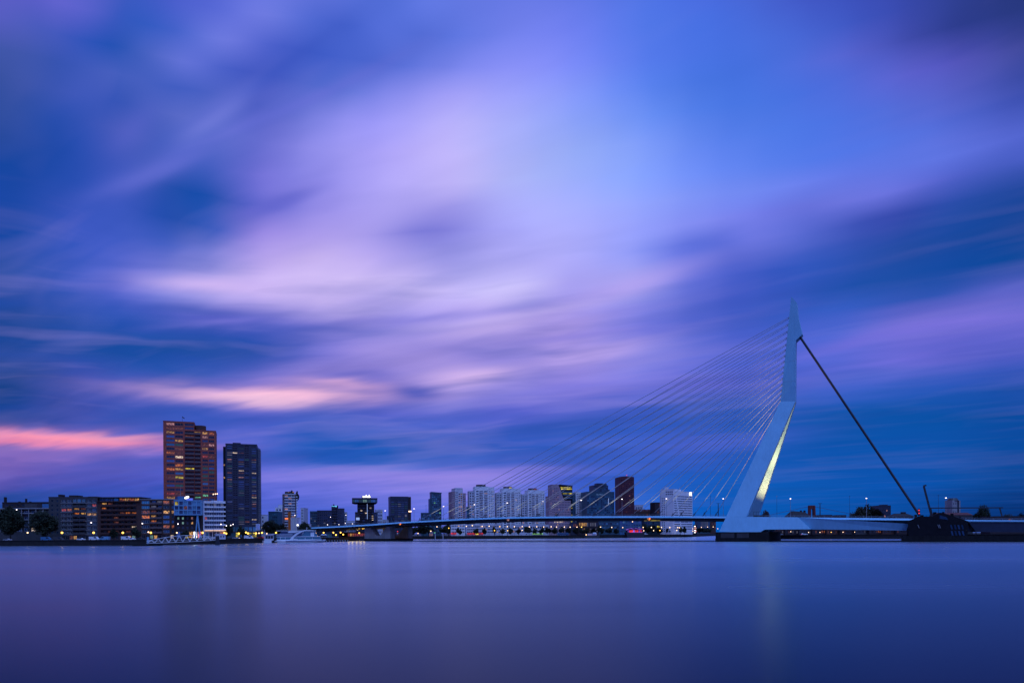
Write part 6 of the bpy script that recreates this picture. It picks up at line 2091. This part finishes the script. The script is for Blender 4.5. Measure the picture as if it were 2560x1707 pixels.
for (p0, t0_), (p1, t1_) in zip([(s_[0], s_) for s_ in sec[:-2]], [(s_[0], s_) for s_ in sec[1:-1]]):
    x0_, x1_ = bu(p0), bu(p1)
    z0_, z1_ = bz(p0, t0_[3]) + .0, bz(p1, t1_[3])
    m.hexa([(x0_, cy - t0_[2] - .03, z0_ - .35), (x1_, cy - t1_[2] - .03, z1_ - .35), (x1_, cy - t1_[2] - .03, z1_ - .12), (x0_, cy - t0_[2] - .03, z0_ - .12)],
           [(x0_, cy - t0_[2] + .02, z0_ - .35), (x1_, cy - t1_[2] + .02, z1_ - .35), (x1_, cy - t1_[2] + .02, z1_ - .12), (x0_, cy - t0_[2] + .02, z0_ - .12)])
b.part('hull_stripe', m, ['hull_blue'], hull)
zd = bz(740, 1350.6)
# lower saloon
b.box('saloon_wall', bu(691), bu(803), cy - 3.4, cy + 3.4, zd - .1, zd + .75, 'hull')
m = MB()
m.prism_y([(bu(692), zd + .755), (bu(803.5), zd + .755), (bu(799), bz(770, 1341.5)), (bu(692), bz(770, 1341.5))], cy - 3.3, cy + 3.3)
b.part('saloon_glass', m, ['g_teal'])
m = MB()
m.prism_y([(bu(690), bz(770, 1341.4)), (bu(800.5), bz(770, 1341.4)), (bu(799), bz(770, 1340)), (bu(690), bz(770, 1340))], cy - 3.6, cy + 3.6)
b.part('deck_slab', m, ['hull'])
for px in (700, 712, 762, 780):
    b.box('window_post', bu(px), bu(px) + .25, cy - 3.36, cy - 3.31, zd + .76, bz(770, 1341.5), 'hull')
# upper saloon and wheelhouse
zu0, zu1 = bz(770, 1340) + .01, bz(740, 1327.2)
m = MB()
m.prism_y([(bu(693), zu0), (bu(752), zu0), (bu(758), zu1), (bu(703), zu1)], cy - 2.8, cy + 2.8)
b.part('upper_glass', m, ['g_navy'])
m = MB()
m.prism_y([(bu(690), bz(720, 1336.7)), (bu(731), bz(720, 1336.7)), (bu(731), bz(720, 1335.3)), (bu(690), bz(720, 1335.3))], cy - 3.3, cy + 3.3)
b.part('side_band', m, ['hull'])
m = MB()
m.prism_y([(bu(719), bz(720, 1331.5)), (bu(735), bz(720, 1331.5)), (bu(750), bz(740, 1327)), (bu(721), bz(740, 1327))], cy - 3.1, cy - 2.81)
b.part('swept_panel', m, ['hull'])
m = MB()
m.prism_y([(bu(754), zu0), (bu(794), zu0), (bu(786), zu1), (bu(759), zu1)], cy - 2.4, cy + 2.4)
b.part('wheelhouse_glass', m, ['g_teal'])
b.box('wheelhouse_pillar', bu(776), bu(785), cy - 2.6, cy - 2.41, zu0, bz(780, 1330), 'hull')
m = MB()
m.bar((bu(754), cy - 2.6, bz(754, 1336)), (bu(758), cy - 2.6, bz(758, 1329.5)), .35)
b.part('window_strut', m, ['hull'])
m = MB()
m.prism_y([(bu(690), bz(740, 1326.6)), (bu(789), bz(780, 1326.6)), (bu(789), bz(780, 1325.2)), (bu(770), bz(770, 1324)), (bu(762), bz(765, 1324)), (bu(755), bz(755, 1325.4)), (bu(690), bz(740, 1325.6))], cy - 3.2, cy + 3.2)
b.part('roof', m, ['hull'])
arc_o = [(722, 1350.8), (726, 1345), (732, 1338.5), (740, 1332), (749, 1327.5), (760, 1325)]
arc_i = [(730, 1350.6), (733, 1345.2), (738, 1339.8), (745, 1334.5), (753, 1330), (762, 1326.8)]
for yy in (cy - 3.75, cy + 3.55):
    m = MB()
    for (o0, i0), (o1, i1) in zip(zip(arc_o[:-1], arc_i[:-1]), zip(arc_o[1:], arc_i[1:])):
        q = [(bu(o0[0]), bz(*o0)), (bu(i0[0]), bz(*i0)), (bu(i1[0]), bz(*i1)), (bu(o1[0]), bz(*o1))]
        m.hexa([(x, yy, z) for x, z in q], [(x, yy + .2, z) for x, z in q])
    b.part('arch', m, ['hull'])
m = MB()
m.prism_y([(bu(730), bz(735, 1350.5)), (bu(748), bz(745, 1350.5)), (bu(742), bz(740, 1345.8)), (bu(733), bz(735, 1345.4))], cy - 3.95, cy - 3.77)
b.part('fairing', m, ['hull'])
for k in range(3):
    m = MB()
    xx = bu(733.5 + k * 3.2)
    m.tube((xx, cy - 4.0, bz(735, 1348)), (xx, cy - 3.93, bz(735, 1348)), .22, .22, 10)
    b.part('porthole', m, ['g_deep'])
m = MB()
m.tube((bu(766), cy, bz(766, 1324.2)), (bu(766), cy, bz(766, 1317)), .14, .06, 6)
m.bar((bu(763), cy, bz(766, 1318.5)), (bu(769), cy, bz(766, 1318.5)), .1)
b.part('mast', m, ['hull'])
m = MB()
for px in range(702, 760, 6):
    m.bar((bu(px), cy - 3.0, bz(740, 1325.6)), (bu(px), cy - 3.0, bz(740, 1322.5)), .06)
m.bar((bu(702), cy - 3.0, bz(740, 1322.5)), (bu(758), cy - 3.0, bz(740, 1322.5)), .08)
b.part('roof_railing', m, ['steel_grey'])
b.box('stern_platform', bu(686), bu(715), cy - 4.7, cy - 4.25, -.4, bz(700, 1351.2) - .05, 'lilac')
b = Bld('landing_pontoon', 'small pontoon with a dark windowed waiting cabin left of the white boat', 'pontoon', (659.5, 470), (688, 474), base=0)
b.box('float', 0, b.u(679), 0, 5, -.5, b.z(1350.5, 668), 'hull')
b.box('dark_float', b.u(679) + .02, b.W + 1.5, .6, 5, -.5, .6, 'concrete_dark')
zc0, zc1 = b.z(1347, 672), b.z(1336.5, 672)
fr = b.grid(b.u(664), b.u(684), 3, zc0, zc1 - .3, 1, .95, .85, (('g_dark', 1),), 'frame_white', 0)
b.body(b.u(663), b.u(685), 1.2, 4.6, b.z(1350.4, 668) + .01, zc1, 'lilac', front=fr, name='cabin_wall', capmat='white')
m = MB()
m.prism_y([(b.u(661), zc1 + .46), (b.u(690), zc1 + .46), (b.u(689), zc1 + .8), (b.u(672), zc1 + .65)], .8, 5)
b.part('cabin_roof', m, ['white'])

b = Bld('party_boat', 'party boat glowing purple and red on the far quay', 'boat', (1565, 754), (1612, 757), base=0)
m = MB()
zz0 = b.z(1331, 1588)
m.prism_y([(0, zz0 + .5), (2, -.4), (b.W - 1.5, -.4), (b.W, zz0)], 0, 7)
b.part('hull', m, ['steel_dark'])
b.box('saloon', b.u(1568), b.u(1606), .8, 6.2, zz0 + .02, b.z(1323.2, 1588), 'navy')
for k in range(8):
    x = 1569.5 + k * 4.5
    b.pbox('lit_window', x, x + 3.9, 1324.5, 1330, .62, .78, 's_red' if k % 3 else 's_purple')
m = MB()
wv = [(1566, 1324.0), (1572, 1321.3), (1578, 1319.8), (1583, 1321.8), (1590, 1320.2), (1597, 1322), (1603, 1321.3), (1610, 1323.2)]
for p0, p1 in zip(wv[:-1], wv[1:]):
    m.bar((b.u(p0[0]), .4, b.z(p0[1], p0[0])), (b.u(p1[0]), .4, b.z(p1[1], p1[0])), .5)
b.part('light_garland', m, ['s_purple'])
m = MB()
m.hexa([(b.u(px), .8, b.z(py + .6, px)) for px, py in wv] + [(b.u(1606), .8, b.z(1323.4, 1606)), (b.u(1568), .8, b.z(1323.4, 1568))], [(b.u(px), 6.0, b.z(py + .6, px)) for px, py in wv] + [(b.u(1606), 6.0, b.z(1323.4, 1606)), (b.u(1568), 6.0, b.z(1323.4, 1568))])
b.part('wavy_roof', m, ['brick_maroon'])
b.pbox('light_tube', 1578, 1606, 1329.6, 1330.6, .3, .6, 's_purple')

b = Bld('tour_boat', 'small blue and white tour boat moored at the far quay below the bridge', 'boat', (1461, 714), (1500, 714), base=0)
m = MB()
zz0 = b.z(1338, 1480)
m.prism_y([(0, zz0 - .3), (1.2, -.4), (b.W - 1.5, -.4), (b.W, zz0 + .4), (b.W * .5, zz0)], 0, 5)
b.part('hull', m, ['plaster_grey'])
zc = b.z(1334.3, 1485)
b.body(b.u(1470), b.u(1492), .6, 4.4, zz0 + .02, zc, 'lilac', front=b.grid(b.u(1471), b.u(1491), 7, zz0 + .3, zc - .2, 1, .8, .7, (('g_blue', .7), ('w_pink', .3))), name='saloon_wall', capmat='white')
b.box('wheelhouse', b.u(1483), b.u(1491), 1.2, 3.8, zc + .46, b.z(1330.3, 1487), 'hull')
m = MB()
m.ball((b.u(1466), 2.5, b.z(1336, 1466)), .5)
b.part('bow_lamp', m, ['l_warm'])

# ------------------------------------------------------------------ beyond the bridge on the right
rn = random.Random(3)
xs_ = [1925, 1962, 1998, 2030, 2066, 2100, 2138, 2172, 2206, 2240, 2275]
mts = ['brick_brown', 'brick_dark', 'plaster_grey', 'brick_dark', 'brick_brown', 'brick_dark', 'plaster_grey', 'brick_dark', 'brick_brown', 'brick_dark']
for k in range(10):
    D0 = 545 - k * 3
    lits = {}
    nc = 6
    if k in (3, 7):
        lits[(2, 4)] = 'w_orange'
        lits[(2, 5)] = 'w_orange'
    b = plain('island_house', '%s house from the left in the dark row below the tie beam' % ORD[k], 'building', (xs_[k] + .6, D0), (xs_[k + 1] - .6, D0), 1299 + (k % 3), 10, mts[k], nc, 3,
              (('g_deep', .55), ('g_dark', .25), ('w_dim', .12), ('w_lav', .08)), 'frame', 1, .5, .5, z0=.6, lit=lits, group='row of houses below the tie beam')
b = Bld('gabled_house', 'dark house with a steep pitched roof silhouetted left of the red arch', 'building', (1981, 640), (2026, 644))
zr = b.z(1276.5, 2003)
b.body(0, b.W, 0, 12, 0, b.z(1291, 2000), 'brick_dark', front=b.grid(1, b.W - 1, 6, 3, b.z(1292, 2000), 4, .5, .5, DK), cap=False)
m = MB()
zb_ = b.z(1291, 2000) + .01
m.hexa([(-.4, -.3, zb_), (b.W + .4, -.3, zb_), (b.W - 2.5, 4, zr - 1), (4, 4, zr)], [(-.4, 12.3, zb_), (b.W + .4, 12.3, zb_), (b.W - 2.5, 8, zr - 1), (4, 8, zr)])
b.part('pitched_roof', m, ['roof'])
for px in (2003, 2012):
    b.pbox('chimney', px, px + 2.5, 1275.3, 1282, 5, 7, 'brick_dark')
# red bridge arch far behind
b = Bld('red_bridge_pylon', 'dark red portal pylon of a distant bridge silhouetted above the deck', 'bridge pylon', (2022, 900), (2041, 900), base=0)
for (p0, p1, q0, q1) in ((2022.5, 2027, 2024, 2028.5), (2036, 2041, 2034.5, 2039)):
    m = MB()
    z0_, z1_ = 0, b.z(1264, 2030)
    m.hexa([(b.u(p0), 0, z0_), (b.u(p1), 0, z0_), (b.u(p1), 5, z0_), (b.u(p0), 5, z0_)][::-1], [(b.u(q0), 0, z1_), (b.u(q1), 0, z1_), (b.u(q1), 5, z1_), (b.u(q0), 5, z1_)][::-1])
    b.part('pylon_leg', m, ['rust'])
m = MB()
m.prism_y([(b.u(2024.2), b.z(1270.5, 2030)), (b.u(2029), b.z(1272.5, 2030)), (b.u(2031.5), b.z(1270.8, 2030)), (b.u(2034.3), b.z(1272.5, 2030)), (b.u(2038.8), b.z(1270.5, 2030)), (b.u(2038), b.z(1262.8, 2030)), (b.u(2024.8), b.z(1262.8, 2030))], .3, 4.7)
b.part('crossbeam', m, ['rust'])
for px, dx_ in ((2020, -1), (2043, 1)):
    m = MB()
    m.bar((b.u(2031), 2.5, b.z(1264, 2031)), (b.u(2031) + dx_ * 120, 2.5, 14), .35)
    b.part('stay', m, ['rust'])
plain('flat_block', 'small dark flat block with a roof box right of the tree mound', 'building', (2197.5, 640), (2227.5, 640), 1264, 14, 'navy', 5, 9, (('g_dark', .7), ('g_navy', .2), ('w_pink', .1)), fw=.6)
b = Bld('roof_box', 'dark lift house on the small flat block right of the tree mound', 'roof box', (2206, 646), (2220, 646))
b.pbox('lift_house', 2206, 2220, 1260.8, 1266, 0, 6, 'navy')
b.pbox('louvre', 2209, 2217, 1262, 1264.5, -.15, -.01, 'black')
b = plain('hip_roof_house', 'low dark hipped roof with chimney left of the back stay foot', 'building', (2238, 560), (2284, 560), 1291, 12, 'brick_dark', 7, 3, DK)
m = MB()
m.hexa([(-.4, -.3, b.zt + .46), (b.W + .4, -.3, b.zt + .46), (b.W + .4, 12.3, b.zt + .46), (-.4, 12.3, b.zt + .46)][::-1], [(3, 5, b.zt + 2.8), (b.W - 3, 5, b.zt + 2.8), (b.W - 3, 7, b.zt + 2.8), (3, 7, b.zt + 2.8)][::-1])
b.part('hip_roof', m, ['roof'])
b.pbox('chimney', 2255, 2265, 1279.3, 1288, 4, 6, 'brick_dark')
for k, (p0, p1, tp) in enumerate(((2052, 2080, 1287.5), (2092, 2116, 1288))):
    plain('low_house', ('left' if k == 0 else 'right') + ' low dark house silhouetted between the red arch and the tree mound', 'building', (p0, 620), (p1, 620), tp, 12, 'brick_dark', 5, 4, DK, group='low dark houses beyond the deck')
# grey tower with a cap
b = Bld('capped_tower', 'pale grey tower with a dark mushroom cap behind the bascule pier', 'tower', (2381, 560), (2402, 562))
zt = b.z(1250.5, 2390)
b.body(0, b.u(2393.5), 0, 7, 0, zt, 'plaster', front=b.grid(.3, b.u(2393.5) - .3, 2, 6, zt - 1, 6, .3, .4, DK), cap=False)
b.box('dark_recess', b.u(2393.5) + .02, b.u(2398.5), .6, 6.5, 0, zt - .02, 'navy')
b.box('side_wall', b.u(2398.5) + .02, b.W, .2, 7, 0, zt - .01, 'plaster')
m = MB()
cxx, cyy = b.W * .5, 3.5
m.hexa([(cxx + 4.3 * math.cos(i * math.pi / 8), cyy + 4.3 * math.sin(i * math.pi / 8), zt + .004) for i in range(16)][::-1], [(cxx + 3.0 * math.cos(i * math.pi / 8), cyy + 3.0 * math.sin(i * math.pi / 8), zt + 2.0) for i in range(16)][::-1])
b.part('cap_roof', m, ['steel_dark'])
b = plain('red_roof_hall', 'long low hall with a red tiled roof behind the bascule pier', 'building', (2346, 530), (2432, 532), 1288.5, 10, 'plaster_grey', 12, 2, DK, z0=6)
m = MB()
m.hexa([(-.3, -.3, b.zt + .46), (b.W + .3, -.3, b.zt + .46), (b.W - 1, 4.5, b.zt + 2.5), (1, 4.5, b.zt + 2.5)], [(-.3, 10.3, b.zt + .46), (b.W + .3, 10.3, b.zt + .46), (b.W - 1, 5.5, b.zt + 2.5), (1, 5.5, b.zt + 2.5)])
b.part('tiled_roof', m, ['roof_red'])
b = plain('low_hall', 'low dark hall behind the bascule leaf at the right', 'building', (2475, 500), (2600, 500), 1291, 10, 'brick_dark', 14, 2, DK, z0=5)
